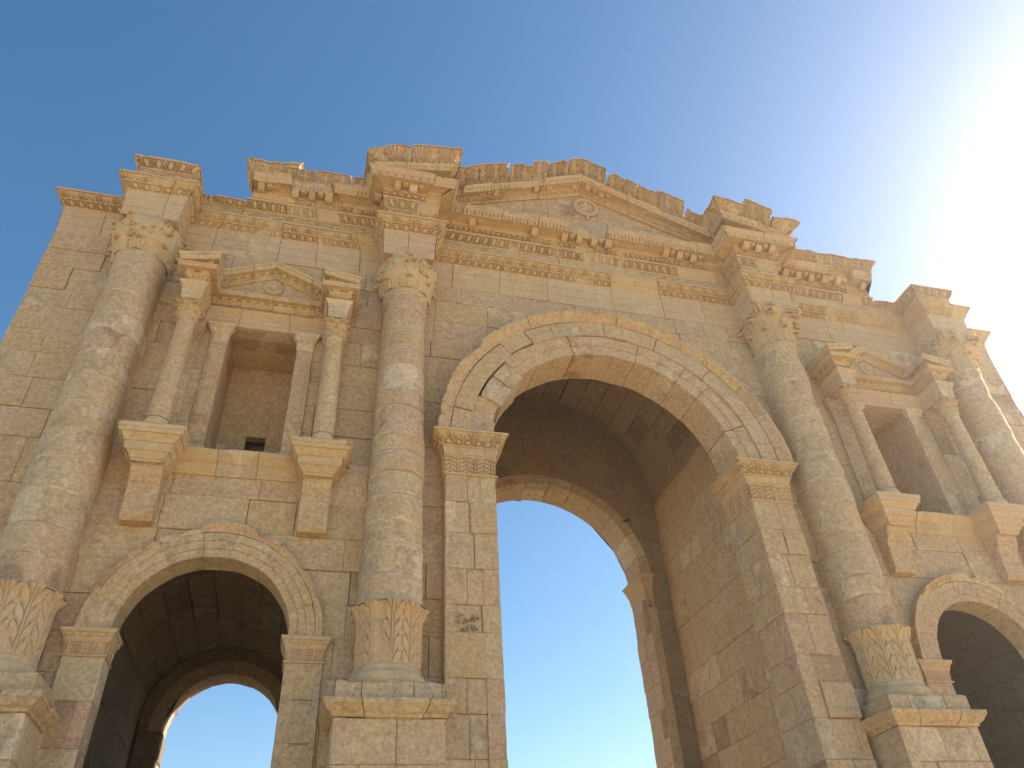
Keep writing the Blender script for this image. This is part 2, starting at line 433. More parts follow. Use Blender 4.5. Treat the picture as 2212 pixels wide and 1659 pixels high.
        for oo, zz, ref in ((-back, None, 0), (-back if topback is None else -topback, None, -1)):
            q = G[:, ref].copy(); d0 = (P[i][:2] + mt[i]*oo); d1 = (P[i+1][:2] + mt[i+1]*oo); tt = (ss/Lx)[:, None]
            q[:, :2] = d0 + (d1-d0)*tt; bk.append(q)
        G = np.concatenate([bk[0][:, None], G, bk[1][:, None]], 1)
        TT = np.repeat(bt[bi][:, None], G.shape[1], 1)
        PP = np.concatenate([PT[:1], PT, PT[-1:]])[None]*bp_[bi][:, None]
        I = mb.grid(G, TT, PP)
        if i == 0: mb.ngon(I[0])
        if i == n-2: mb.ngon(I[-1][::-1])
        s_abs += Lx

def lathe(mb, cx, cy, prof, n=48, th0=0., th1=2*math.pi, disp=None, tint=.4, pat=0., smooth=True, wrap=None):
    wrap = abs(th1-th0-2*math.pi) < 1e-6
    th = np.linspace(th0, th1, n, endpoint=not wrap); r = np.array([p[0] for p in prof]); z = np.array([p[1] for p in prof])
    TH, RR = np.meshgrid(th, r, indexing='ij'); ZZ = np.broadcast_to(z, TH.shape)
    if disp is not None: RR = RR + disp(TH, ZZ, RR)
    G = np.stack([cx + RR*np.cos(TH), cy + RR*np.sin(TH), ZZ], -1)
    return mb.grid(G, tint, pat, smooth, wu=wrap)

# ------------------------------------------------------------------ the arch: root object
def empty(name, parent=None):
    o = bpy.data.objects.new(name, None); scene.collection.objects.link(o); o.empty_display_size = .5
    if parent is not None: o.parent = parent
    return o
ARCH = empty('triumphal_arch')
ARCH['label'] = 'weathered tan limestone triumphal arch with three arched passages, engaged columns and carved pediment'
ARCH['category'] = 'triumphal arch'

XA, XB = 10.492, 4.816          # column axes
RC, ZC = 2.855, 10.55           # central arch
SX, SR, SZ = 7.78, 1.343, 6.476 # side arches
NX = 7.74                       # niche axis

# ------------------------------------------------------------------ facade wall
def streakpat(u, v, p):
    return min(1, p + (.25 if v > 14.6 else 0))
cw = MB()
ashlar(cw, -XB, XB, courses(0, ZC, .64) + courses(ZC, 15.32, .6)[1:], front(0.), multi_clip(arches=[(0, 3.5, ZC)]), (.7, 1.6))
cw.build('centre_wall', STONE, ARCH)
for sg in (-1, 1):
    m = MB()
    cs = courses(0, SZ, .64) + courses(SZ, 8.33, .62)[1:] + courses(8.33, 9.02, .7)[1:] + courses(9.02, 9.95, .93)[1:] + courses(9.95, 13.1, .63)[1:] + courses(13.1, 15.32, .56)[1:]
    a, b = sorted((sg*XB, sg*12.5))
    ashlar(m, a, b, cs, front(0.), multi_clip(rects=[(sg*NX-.70, sg*NX+.70, 9.95, 13.1)], arches=[(sg*SX, SR+.3, SZ)]), (.75, 1.6), patf=lambda u, v, p: p + (.35*rs.rand() if 8 < v < 9.6 else 0))
    m.build('side_wall', STONE, ARCH)
# end walls, back wall and roof that close the monument
for sg in (-1, 1):
    m = MB(); ashlar(m, .02, 6.6, courses(0, 15.32, .64), (lambda s: (lambda u, v, n: np.stack([s*12.5 + s*n, u, v], 1)))(sg)); m.build('end_wall', STONE, ARCH)
m = MB()
ashlar(m, -12.5, 12.5, courses(0, 15.8, .8), (lambda u, v, n: np.stack([u, 6.6 + n, v], 1)), multi_clip(arches=[(0, RC, ZC), (-SX+.08, 1.25, 6.5), (SX-.08, 1.25, 6.5)]), (1.2, 2.2))
m.build('back_wall', STONE, ARCH)
m = MB(); m.box(-12.4, -4.3, .06, 6.55, 15.9, 16.35); m.box(4.3, 12.4, .06, 6.55, 15.9, 16.35); m.box(-4.42, 4.42, .5, 6.55, 16.85, 17.0); m.box(-4.43, -4.29, .45, 6.56, 15.88, 16.86); m.box(4.29, 4.43, .45, 6.56, 15.88, 16.86); m.box(-4.3, 4.3, 6.3, 6.55, 15.7, 16.86); m.box(-8.3, -4.4, .5, 6.4, 16.4, 17.2); m.box(4.4, 8.5, .5, 6.4, 16.4, 17.2); m.build('roof', STONE, ARCH)

# ------------------------------------------------------------------ piers and central archivolt
pier_pat = lambda u, v, p: p*.8 + (.5*rs.rand()**2)
for sg in (-1, 1):
    m = MB(); pc = courses(0, 9.72, .66, .18)
    a, b = sorted((sg*RC, sg*3.865))
    sp = {}
    def splits(ci, sp=sp):
        if sg < 0 and pc[ci] < 6.92 and pc[ci+1] > 6.58: return [-3.20]
        return [a + (b-a)*rs.uniform(.32, .68)] if rs.rand() < .85 else []
    ashlar(m, a, b, pc, front(-.35), None, depth=.34, amp=.012, patf=pier_pat, splits=splits, cham=.016, joint=.0035)
    ashlar(m, -.35, .78, pc, (lambda s: lambda u, v, n: np.stack([s*(RC-n), u, v], 1))(sg), None, (.5, .9), depth=.3, amp=.008, cham=.018)
    ashlar(m, -.34, .0, pc, (lambda s: lambda u, v, n: np.stack([s*(3.865+n), u, v], 1))(sg), None, depth=.2, amp=.004)
    m.box(min(sg*2.99, sg*3.72), max(sg*2.99, sg*3.72), -.06, .76, 0, 10.45, .3)
    ashlar(m, min(sg*RC, sg*3.55), max(sg*RC, sg*3.55), pc + [10.5], lambda u, v, n: np.stack([u, .78+n, v], 1), None, depth=.1)
    pier = m.build('pier', STONE, ARCH)
    c = MB()
    pth = [(-3.865, .0), (-3.865, -.35), (-RC, -.35), (-RC, .78)] if sg < 0 else [(RC, .78), (RC, -.35), (3.865, -.35), (3.865, .0)]
    bands = [band(-.02, 9.70, .045, 9.705, 1, None, .5), band(.045, 9.705, .05, 9.735, 1, None, .5), band(.0, 9.74, .025, 10.12, 40, P_leaf(.34, .06), .35), band(.03, 10.13, .045, 10.15, 1, None, .5),
             band(.02, 10.155, .07, 10.33, 14, P_tongue(.17, .016), .45), band(.085, 10.335, .09, 10.36, 1, None, .8), band(.085, 10.365, .14, 10.46, 11, P_egg(.165, .045), .8),
             band(.15, 10.47, .25, 10.60, 15, P_anth(.33, .04), .8), band(.26, 10.605, .265, 10.65, 1, None, .5)]
    sweep(c, pth, bands, ds=.010, back=.5, blk=(5, 9), dmg=.12, lostp=0, wear=.014, joints=False, edge=.35)
    c.build('pier_capital', CARVED, pier)
    if sg < 0:
        S = [[(-3.39, 6.88), (-3.37, 6.84), (-3.34, 6.8), (-3.32, 6.8), (-3.3, 6.81), (-3.29, 6.83), (-3.27, 6.82), (-3.27, 6.8), (-3.29, 6.8), (-3.3, 6.81)], [(-3.43, 6.78), (-3.41, 6.8), (-3.38, 6.8), (-3.38, 6.79), (-3.41, 6.76), (-3.44, 6.75)], [(-3.43, 6.76), (-3.47, 6.76), (-3.49, 6.77), (-3.52, 6.79)], [(-3.48, 6.76), (-3.49, 6.73), (-3.53, 6.71), (-3.56, 6.71)], [(-3.37, 6.79), (-3.35, 6.76), (-3.34, 6.75)], [(-3.64, 6.74), (-3.62, 6.75), (-3.61, 6.73), (-3.62, 6.71), (-3.64, 6.72)], [(-3.29, 6.64), (-3.29, 6.62), (-3.31, 6.61), (-3.34, 6.61), (-3.34, 6.65), (-3.35, 6.69), (-3.36, 6.67)], [(-3.34, 6.61), (-3.36, 6.6)], [(-3.41, 6.69), (-3.4, 6.65), (-3.4, 6.61), (-3.39, 6.59)], [(-3.39, 6.62), (-3.38, 6.61)], [(-3.47, 6.68), (-3.47, 6.64), (-3.46, 6.6)], [(-3.48, 6.61), (-3.49, 6.59), (-3.54, 6.58), (-3.58, 6.58), (-3.59, 6.6), (-3.57, 6.62)], [(-3.54, 6.62), (-3.53, 6.61)], [(-3.56, 6.62), (-3.56, 6.61)], [(-3.61, 6.89), (-3.6, 6.86), (-3.61, 6.81)], [(-3.57, 6.88), (-3.56, 6.85)], [(-3.67, 6.82), (-3.65, 6.83)]]
        SCRAWL = (S, pier)

def strokes(name, S, y, w, mat, parent):
    m = MB()
    for st in S:
        for (x0, z0), (x1, z1) in zip(st[:-1], st[1:]):
            d = np.array([x1-x0, z1-z0]); l = np.hypot(*d) + 1e-6; d /= l; n = np.array([-d[1], d[0]])*w*.5; e = d*w*.3
            q = [(x0+n[0]-e[0], z0+n[1]-e[1]), (x1+n[0]+e[0], z1+n[1]+e[1]), (x1-n[0]+e[0], z1-n[1]+e[1]), (x0-n[0]-e[0], z0-n[1]-e[1])]
            a = np.array([(p[0], y, p[1]) for p in q]); b = a.copy(); b[:, 1] += .03
            m.prism([b, a], .5, 0)
    return m.build(name, mat, parent)
for part_ in (SCRAWL[0][0:5], SCRAWL[0][6:14], SCRAWL[0][5:6], SCRAWL[0][14:]): strokes('graffiti', part_, -.373, .010, INK, SCRAWL[1])

def voussoir_ring(parent, xc, zc, prof, n, a0, a1, name='voussoir', jit=.01, ang=8, pats=None, tear=None, wear=.012):
    """prof: list of (radius, y) from soffit back round the face to the outer back; one mesh per voussoir"""
    pr = []; 
    for (p, q) in zip(prof[:-1], prof[1:]):
        k = max(1, int(math.hypot(q[0]-p[0], q[1]-p[1])/.09))
        for j in range(k): pr.append((p[0]+(q[0]-p[0])*j/k, p[1]+(q[1]-p[1])*j/k))
    pr.append(prof[-1]); rr = np.array([p[0] for p in pr]); yy = np.array([p[1] for p in pr])
    edges = np.linspace(a0, a1, n+1); edges[1:-1] += rs.uniform(-.12, .12, n-1)*(a1-a0)/n
    for i in range(n):
        g = .0006 if rs.rand() < .8 else .002; A, B = edges[i]+g, edges[i+1]-g; th = np.linspace(A, B, ang)
        dr, dy, rot = rs.normal(0, jit), rs.normal(0, jit*.8), rs.normal(0, .002)
        if tear is not None: t_ = tear((A+B)/2); dr += t_[0]; dy += t_[1]; rot += t_[2]
        TH, RR = np.meshgrid(th, rr, indexing='ij'); YY = np.broadcast_to(yy, TH.shape) + dy; RR = RR + dr
        G = np.stack([xc + RR*np.cos(TH+rot), YY, zc + RR*np.sin(TH+rot)], -1)
        nz = fbm(G*3.1 + 5, 3) - .5; e = np.minimum(np.arange(ang), np.arange(ang)[::-1])[:, None]
        chip = (rs.rand(ang, len(rr))**5)*.03*(e == 0)
        G[..., 1] += nz*wear*2 + chip*.7; rad = (G - np.array([xc, 0, zc]))*np.array([1, 0, 1]); rad /= np.linalg.norm(rad, axis=-1, keepdims=True)
        G += rad*((nz*wear*1.6)+chip*.6)[..., None]*np.where(np.arange(len(rr)) < 9, 1, -1)[None, :, None]
        m = MB(); t = rtint(); pt = pats(rr, (A+B)/2) if pats else 0.
        I = m.grid(G, t, np.broadcast_to(pt, RR.shape)); m.ngon(I[0]); m.ngon(I[-1][::-1]); m.quads(np.stack([I[:-1, 0], I[1:, 0], I[1:, -1], I[:-1, -1]], -1)[:, ::-1])
        m.build(name, STONE, parent)
def crown_ring(mb, xc, zc, prof, a0, a1, n, pat=.6, seg=9, broken=None):
    rr = np.array([p[0] for p in prof]); yy = np.array([p[1] for p in prof]); edges = np.linspace(a0, a1, n+1); edges[1:-1] += rs.uniform(-.2, .2, n-1)*(a1-a0)/n
    for i in range(n):
        th = np.linspace(edges[i]+.0012, edges[i+1]-.0012, seg); TH, RR = np.meshgrid(th, rr, indexing='ij'); YY = np.broadcast_to(yy, TH.shape) + rs.normal(0, .008)
        G = np.stack([xc+RR*np.cos(TH), YY, zc+RR*np.sin(TH)], -1)
        nz = fbm(G*4.+9, 3); out = np.clip((rr-rr.min())/(rr.max()-rr.min()), 0, 1)[None]
        er = (sstep(.5, .75, nz)*.09 + rs.rand()*.012)*out
        if broken is not None: er = er + broken((edges[i]+edges[i+1])/2)*out
        rad = np.stack([np.cos(TH), 0*TH, np.sin(TH)], -1); G -= rad*er[..., None]; G[..., 1] += er*.6
        I = mb.grid(G, rtint(), pat*np.clip(rs.normal(.8, .3), 0, 1.2)); mb.ngon(I[0]); mb.ngon(I[-1][::-1]); mb.quads(np.stack([I[:-1, 0], I[1:, 0], I[1:, -1], I[:-1, -1]], -1)[:, ::-1])
cr = MB()
crown_ring(cr, 0, ZC, [(3.78, -.12), (3.785, -.44), (3.81, -.465), (3.85, -.465), (3.90, -.50), (3.98, -.575), (4.04, -.585), (4.06, -.575), (4.07, -.2), (4.07, .05)], 0.0, math.pi, 15, .75)
archiv = cr.build('archivolt', STONE, ARCH)
def tear(a):
    d = math.degrees(a)
    if 128 < d < 170: return (rs.normal(.0, .018), rs.normal(.0, .02), rs.normal(.004, .006))
    if 15 < d < 50: return (rs.normal(0, .01), rs.normal(0, .012), 0)
    return (0, 0, 0)
RO = RC
VP = lambda rr, a: .12
voussoir_ring(archiv, 0, ZC, [(RO, .60), (RO, -.33), (RO+.015, -.345), (3.09, -.345), (3.10, -.385), (3.37, -.385), (3.375, -.10)], 17, 0.0, math.pi, tear=tear, pats=VP)
voussoir_ring(archiv, 0, ZC, [(3.376, -.10), (3.376, -.43), (3.39, -.435), (3.77, -.435), (3.775, -.10)], 16, 0.0, math.pi, tear=tear, pats=VP)

# rear arch of the central passage
m = MB()
voussoir_ring_parent = None
rear = MB()
wallf = lambda u, v, n: np.stack([u, 5.6-n, v], 1)
def vclip(a, b, c, d):
    out = arch_clip((a, b, c, d), 0, RC, ZC)
    res = []
    for p in out:
        q = p
        for k in range(13):            # keep inside the vault curve
            t = math.pi*k/12; q = clip_half(q, math.cos(t), math.sin(t), 3.62 + math.sin(t)*13.0)
            if len(q) < 3: break
        if len(q) >= 3: res.append(q)
    return res
ashlar(rear, -3.62, 3.62, courses(0, ZC, .66) + courses(ZC, 16.6, .7)[1:], wallf, vclip, (.8, 1.5), depth=.3, amp=.006, cham=.004)
tym = rear.build('passage_back_wall', DARKER, ARCH)
SCR2 = [[(2.84, 10.76), (2.92, 10.75)], [(2.88, 10.75), (2.86, 10.68)], [(2.88, 10.68), (2.91, 10.75), (2.92, 10.69)], [(2.97, 10.74), (2.99, 10.73)], [(3.01, 10.67), (3.02, 10.72), (3.05, 10.71)], [(3.05, 10.68), (3.08, 10.72), (3.08, 10.67), (3.12, 10.71)], [(3.15, 10.71), (3.11, 10.69), (3.14, 10.68), (3.11, 10.66)],
 [(2.5, 12.37), (2.5, 12.31)], [(2.53, 12.34), (2.56, 12.37), (2.56, 12.33)], [(2.59, 12.35), (2.62, 12.42), (2.64, 12.37)], [(2.66, 12.39), (2.67, 12.44), (2.7, 12.4)], [(2.75, 12.45), (2.72, 12.43), (2.75, 12.41)]]
for part_ in (SCR2[:7], SCR2[7:]): strokes('graffiti', part_, 5.565, .014, DARK, tym)
rearring = MB()
for sg in (-1, 1):
    ra = MB(); ashlar(ra, 5.58, 6.62, courses(0, 9.75, .66), (lambda s: lambda u, v, n: np.stack([s*(RC-n), u, v], 1))(sg), None, (.6, 1), depth=.25, amp=.012, cham=.02)
    rp = ra.build('rear_pier', STONE, ARCH)
    c = MB(); pth = [(-RC-.22, 5.6), (-RC, 5.6), (-RC, 6.62)] if sg < 0 else [(RC, 6.62), (RC, 5.6), (RC+.22, 5.6)]
    sweep(c, pth, [band(.0, 9.74, .02, 10.12, 10, P_leaf(.3, .05), .3), band(.03, 10.13, .07, 10.33, 5, P_tongue(.17, .03), .3), band(.085, 10.36, .15, 10.47, 5, P_egg(.165, .03), .4), band(.15, 10.48, .26, 10.62, 5, P_anth(.33, .03), .4), band(.26, 10.62, .26, 10.66, 1)], ds=.02, back=.3, joints=False, wear=.05, dmg=.5)
    c.build('rear_capital', CARVED, rp)
m = MB()
ashlar(m, 5.585, 6.6, list(np.linspace(0, math.pi, 14)), lambda u, v, n: np.stack([(RC-n)*np.cos(np.pi-v), u, ZC + (RC-n)*np.sin(np.pi-v)], 1), None, (.9, 1.1), depth=.3, amp=.003, cham=.004)
m.build('rear_arch_soffit', STONE, ARCH)

# passage walls and vault
VR, VZ = 3.6, 13.0
for sg in (-1, 1):
    m = MB(); ashlar(m, .80, 5.6, courses(0, VZ, .66), (lambda s: lambda u, v, n: np.stack([s*(VR-n), u, v], 1))(sg), None, (.6, 1.25), amp=.008)
    m.build('passage_wall', STONE, ARCH)
m = MB()
def vault(u, v, n): a = np.pi - v; return np.stack([(VR-n)*np.cos(a), u, VZ + (VR-n)*np.sin(a)], 1)
ashlar(m, .62, 5.6, list(np.linspace(0, math.pi, 20)), vault, None, (.8, 1.5), depth=.25, amp=.01)
m.box(-4.2, 4.2, .55, 5.8, VZ+VR+.05, VZ+VR+.3)
m.build('passage_vault', DARKER, ARCH)
m = MB()                                   # back of the front arch ring
ashlar(m, -3.6, 3.6, courses(ZC-.1, VZ+VR, .7), lambda u, v, n: np.stack([u, .62+n, v], 1), multi_clip(arches=[(0, RC+.03, ZC)]), depth=.12)
m.build('arch_ring_backing', DARKER, ARCH)

# ------------------------------------------------------------------ side archways
for sg in (-1, 1):
    cx = sg*SX
    cr = MB()
    bk = (lambda a: (.07 if not (62 < math.degrees(a) < 108) else 0.)) if sg < 0 else None
    crown_ring(cr, cx, SZ, [(1.77, -.03), (1.775, -.14), (1.82, -.155), (1.89, -.205), (1.945, -.215), (1.95, .05)], -.02, math.pi+.02, 9, .6, 9, bk)
    av = cr.build('side_archivolt', STONE, ARCH)
    voussoir_ring(av, cx, SZ, [(SR, .46), (SR, -.06), (SR+.01, -.07), (1.48, -.07), (1.49, -.10), (1.62, -.10), (1.63, -.13), (1.765, -.13), (1.77, .02)], 9, -.02, math.pi+.02, jit=.006 if sg < 0 else .003, pats=lambda rr, a: .35*abs(math.sin(a*2)), wear=.012 if sg < 0 else .005)
    for s2 in (-1, 1):
        m = MB(); pc = courses(0, 6.06, .66, .18)
        xi, xo = cx + s2*SR, cx + s2*(SR+.60); a, b = sorted((xi, xo))
        ashlar(m, a, b, pc, front(-.07), None, (.6, .7), depth=.2, amp=.006, cham=.018, patf=pier_pat)
        ashlar(m, -.07, .46, pc + [6.5], (lambda x, s: lambda u, v, n: np.stack([x - s*n, u, v], 1))(xi, s2), None, (.5, .6), depth=.2, amp=.004)
        ashlar(m, -.07, .02, pc, (lambda x, s: lambda u, v, n: np.stack([x + s*n, u, v], 1))(xo, s2), None, (.5, .6), depth=.1, amp=.001)
        m.box(min(xi+s2*.05, xi+s2*.5), max(xi+s2*.05, xi+s2*.5), .0, .45, 0, 6.45, .3)
        ashlar(m, min(xi, xi+s2*.4), max(xi, xi+s2*.4), pc + [6.5], lambda u, v, n: np.stack([u, .46+n, v], 1), None, depth=.05)
        pil = m.build('pilaster', STONE, ARCH)
        c = MB()
        left = (s2 < 0)
        pth = [(xo, .0), (xo, -.07), (xi, -.07), (xi, .46)] if left else [(xi, .46), (xi, -.07), (xo, -.07), (xo, .0)]
        sweep(c, pth, [band(-.01, 6.045, .03, 6.05, 1), band(.03, 6.05, .03, 6.07, 1), band(.0, 6.08, .02, 6.26, 16, P_leaf(.2, .035), .3), band(.025, 6.265, .05, 6.34, 3, P_tongue(.08, .015), .4), band(.055, 6.345, .085, 6.40, 4, P_egg(.09, .018), .5), band(.095, 6.405, .105, 6.465, 1, None, .3)],
              ds=.016, back=.3, joints=False, wear=.025, dmg=.3, lostp=.1)
        c.build('pilaster_capital', CARVED, pil)
    # passage behind
    m = MB(); hw = 1.66
    for s2 in (-1, 1):
        ashlar(m, .46, 5.9, courses(0, SZ+.2, .66), (lambda x, s: lambda u, v, n: np.stack([x - s*n, u, v], 1))(cx + s2*hw, s2), None, (.7, 1.3), amp=.008)
    vz = SZ + .2
    ashlar(m, .46, 5.9, list(np.linspace(0, math.pi, 12)), (lambda X: lambda u, v, n: np.stack([X + (hw-n)*np.cos(np.pi-v), u, vz + (hw-n)*np.sin(np.pi-v)], 1))(cx), None, (.8, 1.4), depth=.2, amp=.012)
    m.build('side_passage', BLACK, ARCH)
    m = MB(); rx = cx - sg*.08
    def sclip(a, b, c, d):
        res = []
        for q in arch_clip((a, b, c, d), rx, 1.25, 6.5):
            for k in range(13):
                t = math.pi*k/12; q = clip_half(q, math.cos(t), math.sin(t), hw + .02 + math.cos(t)*cx + math.sin(t)*vz)
                if len(q) < 3: break
            if len(q) >= 3: res.append(q)
        return res
    ashlar(m, cx-hw, cx+hw, courses(0, 8.6, .66), lambda u, v, n: np.stack([u, 5.9-n, v], 1), sclip, (.7, 1.2), amp=.006)
    for s2 in (-1, 1):
        ashlar(m, 5.88, 6.62, courses(0, 6.5, .66, .2), (lambda x, s: lambda u, v, n: np.stack([x - s*n, u, v], 1))(rx + s2*1.25, s2), None, (.9, 1), depth=.2, amp=.014, cham=.03)
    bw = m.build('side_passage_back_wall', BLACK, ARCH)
    m = MB(); ashlar(m, 5.885, 6.6, list(np.linspace(0, math.pi, 9)), (lambda X: lambda u, v, n: np.stack([X + (1.25-n)*np.cos(np.pi-v), u, 6.5 + (1.25-n)*np.sin(np.pi-v)], 1))(rx), None, (.6, .8), depth=.3, amp=.006, cham=.012)
    m.build('rear_arch_soffit', DARKER, bw)

# ------------------------------------------------------------------ engaged columns
def leaf3d(mb, org, T, Nn, w, h, curl, tint, pat, lean=.1, worn=0., nlob=4, rib=.02):
    """acanthus leaf: org foot, T tangent, Nn outward; rises h, tip curls outward by curl"""
    A = np.linspace(-1, 1, 21); ts = np.linspace(0, 1, 22)
    phi = np.clip((ts-.6)/.4, 0, 1); rc = curl*.5
    up = np.where(ts < .6, ts/.6*(h-rc), h-rc + rc*np.sin(phi*2.9))
    out = lean*ts**1.5*h + np.where(ts < .6, 0, rc*(1-np.cos(phi*2.9)))
    wid = w*.5*(.72 + .34*np.sin(np.pi*np.clip(ts*1.05+.05, 0, 1)))*(1-.55*sstep(.72, 1, ts))
    wid = wid*(1 - .22*(1-worn)*np.abs(np.cos(np.pi*ts*nlob))**1.5)
    a2 = A[:, None]; t2 = ts[None]
    relief = rib*(1-worn)*(np.abs(np.cos(a2*np.pi*2.5))**.7*1.6 - .8 + 1.2*np.exp(-(a2/.14)**2)) - .10*w*(a2**2)
    x = a2*wid[None]; z = up[None] + 0*a2; o = out[None] + relief + .02
    G = org + x[..., None]*T + z[..., None]*np.array([0, 0, 1.]) + o[..., None]*Nn
    if worn > 0: G = G + Nn*((fbm(G*7, 3)-.5)*.12*worn)[..., None]
    mb.grid(G, tint, pat, True)
    B = G - Nn*.04 - np.array([0, 0, .012])*phi[None, :, None]; mb.grid(B[::-1], tint, pat, True)
    for row in ((G[:, -1], B[:, -1]), (G[0], B[0]), (G[-1], B[-1])):
        mb.grid(np.stack(row), tint, pat)
def tube(mb, pts, rad, tint, pat, n=8):
    pts = np.array(pts, float); rad = np.broadcast_to(np.array(rad, float), (len(pts),)); d = np.gradient(pts, axis=0); d /= np.linalg.norm(d, axis=1)[:, None] + 1e-9
    ref = np.array([.31, .2, .93]); a = np.cross(d, ref); a /= np.linalg.norm(a, axis=1)[:, None] + 1e-9; b = np.cross(d, a)
    th = np.linspace(0, 2*np.pi, n, endpoint=False)
    G = pts[:, None] + rad[:, None, None]*(np.cos(th)[None, :, None]*a[:, None] + np.sin(th)[None, :, None]*b[:, None])
    k = mb.grid(np.concatenate([G, G[:, :1]], 1), tint, pat, True); mb.ngon(k[0][:-1]); mb.ngon(k[-1][:-1][::-1])
def capital(mb, cx, cy, z0, z1, r, worn, tint, pat, nleaf=8, abh=.13, ahw=.74, seed=0):
    H = z1-z0; zt = z1-abh; rn = np.random.RandomState(seed+3); k_ = r/.49
    if worn < .5: f = lambda t: r*(1.0 + .02*t + .26*t**3.5)
    else: f = lambda t: r*np.interp(t, [0, .12, .3, .5, .68, .85, 1], [1.02, 1.10, 1.24, 1.36, 1.42, 1.34, 1.20])
    prof = [(f(t), z0 + (zt-z0)*t) for t in np.linspace(0, 1, 40)]
    wn = (lambda TH, ZZ, RR: k_*.26*worn*(fbm(np.stack([cx+RR*np.cos(TH), cy+RR*np.sin(TH), ZZ], -1)*4.6/k_**.5+seed*1.7, 5)-.5)) if worn else None
    lathe(mb, cx, cy, prof, 90, disp=wn, tint=tint, pat=pat)
    lathe(mb, cx, cy, [(r*.98, z0-.03), (r*1.07, z0-.015), (r*1.07, z0+.015), (r*.99, z0+.03)], 48, tint=tint, pat=pat)
    big = worn >= .5
    for row, (zz, hh, nn, ph, cu) in enumerate(((z0+.01, H*.36, nleaf, 0, .13), (z0+.05, H*.60, nleaf, .5, .17))):
        for k in range(nn):
            th = 2*np.pi*(k+ph)/nn
            if math.sin(th) > .45: continue
            if big and row == 1: continue
            wk = worn*rn.uniform(.2, .7); sc = 1 - .22*(big and rn.rand() < .5)
            Nn = np.array([math.cos(th), math.sin(th), 0]); T = np.array([-math.sin(th), math.cos(th), 0])
            leaf3d(mb, np.array([cx, cy, zz]) + Nn*(f(.08)+.0), T, Nn, 2*np.pi*r/nn*1.10, hh*sc*(.8 if big else 1), (.05 if big else cu)*k_, tint, pat, .42 if big else .16 + .06*row, min(1, wk), rib=.02*k_)
    if big:
        for j in range(26):
            th = rn.uniform(np.pi*.95, 2.05*np.pi); t = rn.uniform(.28, .62)
            Nn = np.array([math.cos(th), math.sin(th), 0]); T = np.array([-math.sin(th), math.cos(th), 0])
            leaf3d(mb, np.array([cx, cy, z0 + (zt-z0)*t]) + Nn*(f(t)-.015), T, Nn, rn.uniform(.16, .30), rn.uniform(.16, .30), .04, tint, pat, rn.uniform(.1, .4), rn.uniform(.1, .5), rib=.022)
    if not big:
        for k in range(8):        # calyx leaves that carry the volutes and helices
            th = np.pi/4*(k + .5) if k_ < .6 else np.pi/8 + np.pi/4*k
            if math.sin(th) > .45: continue
            Nn = np.array([math.cos(th), math.sin(th), 0]); T = np.array([-math.sin(th), math.cos(th), 0])
            leaf3d(mb, np.array([cx, cy, z0+H*.40]) + Nn*(r*1.03), T, Nn, .24*k_, H*.36, .15*k_, tint, pat, .34, worn, rib=.02*k_)
        for k in range(4):
            th = np.pi/4 + k*np.pi/2
            if math.sin(th) > 0: continue
            Nn = np.array([math.cos(th), math.sin(th), 0]); Tn = np.array([-math.sin(th), math.cos(th), 0])
            leaf3d(mb, np.array([cx, cy, z0+H*.44]) + Nn*(r*1.04), Tn, Nn, .30*k_, H*.34, .12*k_, tint, pat, .80, worn, rib=.015*k_)
            R0 = .125*k_; rv = ahw*1.20
            for sgn in (-1, 1):
                a0 = th + sgn*.46; s0 = np.array([cx + math.cos(a0)*(r*1.10), cy + math.sin(a0)*(r*1.10), z0+H*.55])
                c = np.array([cx, cy, zt-R0*1.15]) + Nn*(rv-R0*.7) + Tn*sgn*.05*k_
                top_ = c + np.array([0, 0, R0]) - Nn*R0*.05; m1 = s0 + np.array([0, 0, H*.24]) + Nn*.05*k_
                pts = [s0*(1-t)**2 + 2*t*(1-t)*m1 + top_*t*t for t in np.linspace(0, 1, 10)[:-1]]
                for a in np.linspace(np.pi*.5, -np.pi*2.0, 26):
                    q = R0*(1 - .80*(np.pi*.5-a)/(np.pi*2.5)); pts.append(c + Nn*q*math.cos(a) + np.array([0, 0, q*math.sin(a)]))
                tube(mb, pts, np.linspace(.050, .030, len(pts))*k_, tint, pat)
    # abacus with concave sides
    loop = []
    for k in range(4):
        a0 = -np.pi*.75 + k*np.pi/2; a1 = a0 + np.pi/2
        p0 = np.array([math.cos(a0), math.sin(a0)])*ahw*1.30; p1 = np.array([math.cos(a1), math.sin(a1)])*ahw*1.30; mid = (p0+p1)/2; nd = mid/np.linalg.norm(mid)
        tdir = (p1-p0)/np.linalg.norm(p1-p0); p0 = p0 + tdir*.075; p1 = p1 - tdir*.075
        for t in np.linspace(0, 1, 11):
            q = p0+(p1-p0)*t - nd*(.20*ahw/.74)*math.sin(np.pi*t); loop.append(q)
    loop = np.array(loop)
    rings = []
    for sc, zz in ((.86, zt-.01), (.90, zt+abh*.35), (.93, zt+abh*.40), (.97, zt+abh*.55), (1.0, zt+abh*.9), (.98, zt+abh)):
        q = loop*sc
        if worn >= .5: 
            rr = np.hypot(q[:, 0], q[:, 1]); lim = ahw*(.80 + .25*fbm(np.stack([q[:, 0]*3+seed, q[:, 1]*3, 0*q[:, 0]+zz*4], 1), 2)-.12); q = q*np.minimum(1, lim/rr*(1-.12*worn))[:, None]
        rings.append(np.stack([cx+q[:, 0], cy+q[:, 1], np.full(len(q), zz)], 1))
    mb.prism(rings, tint, pat*.5)
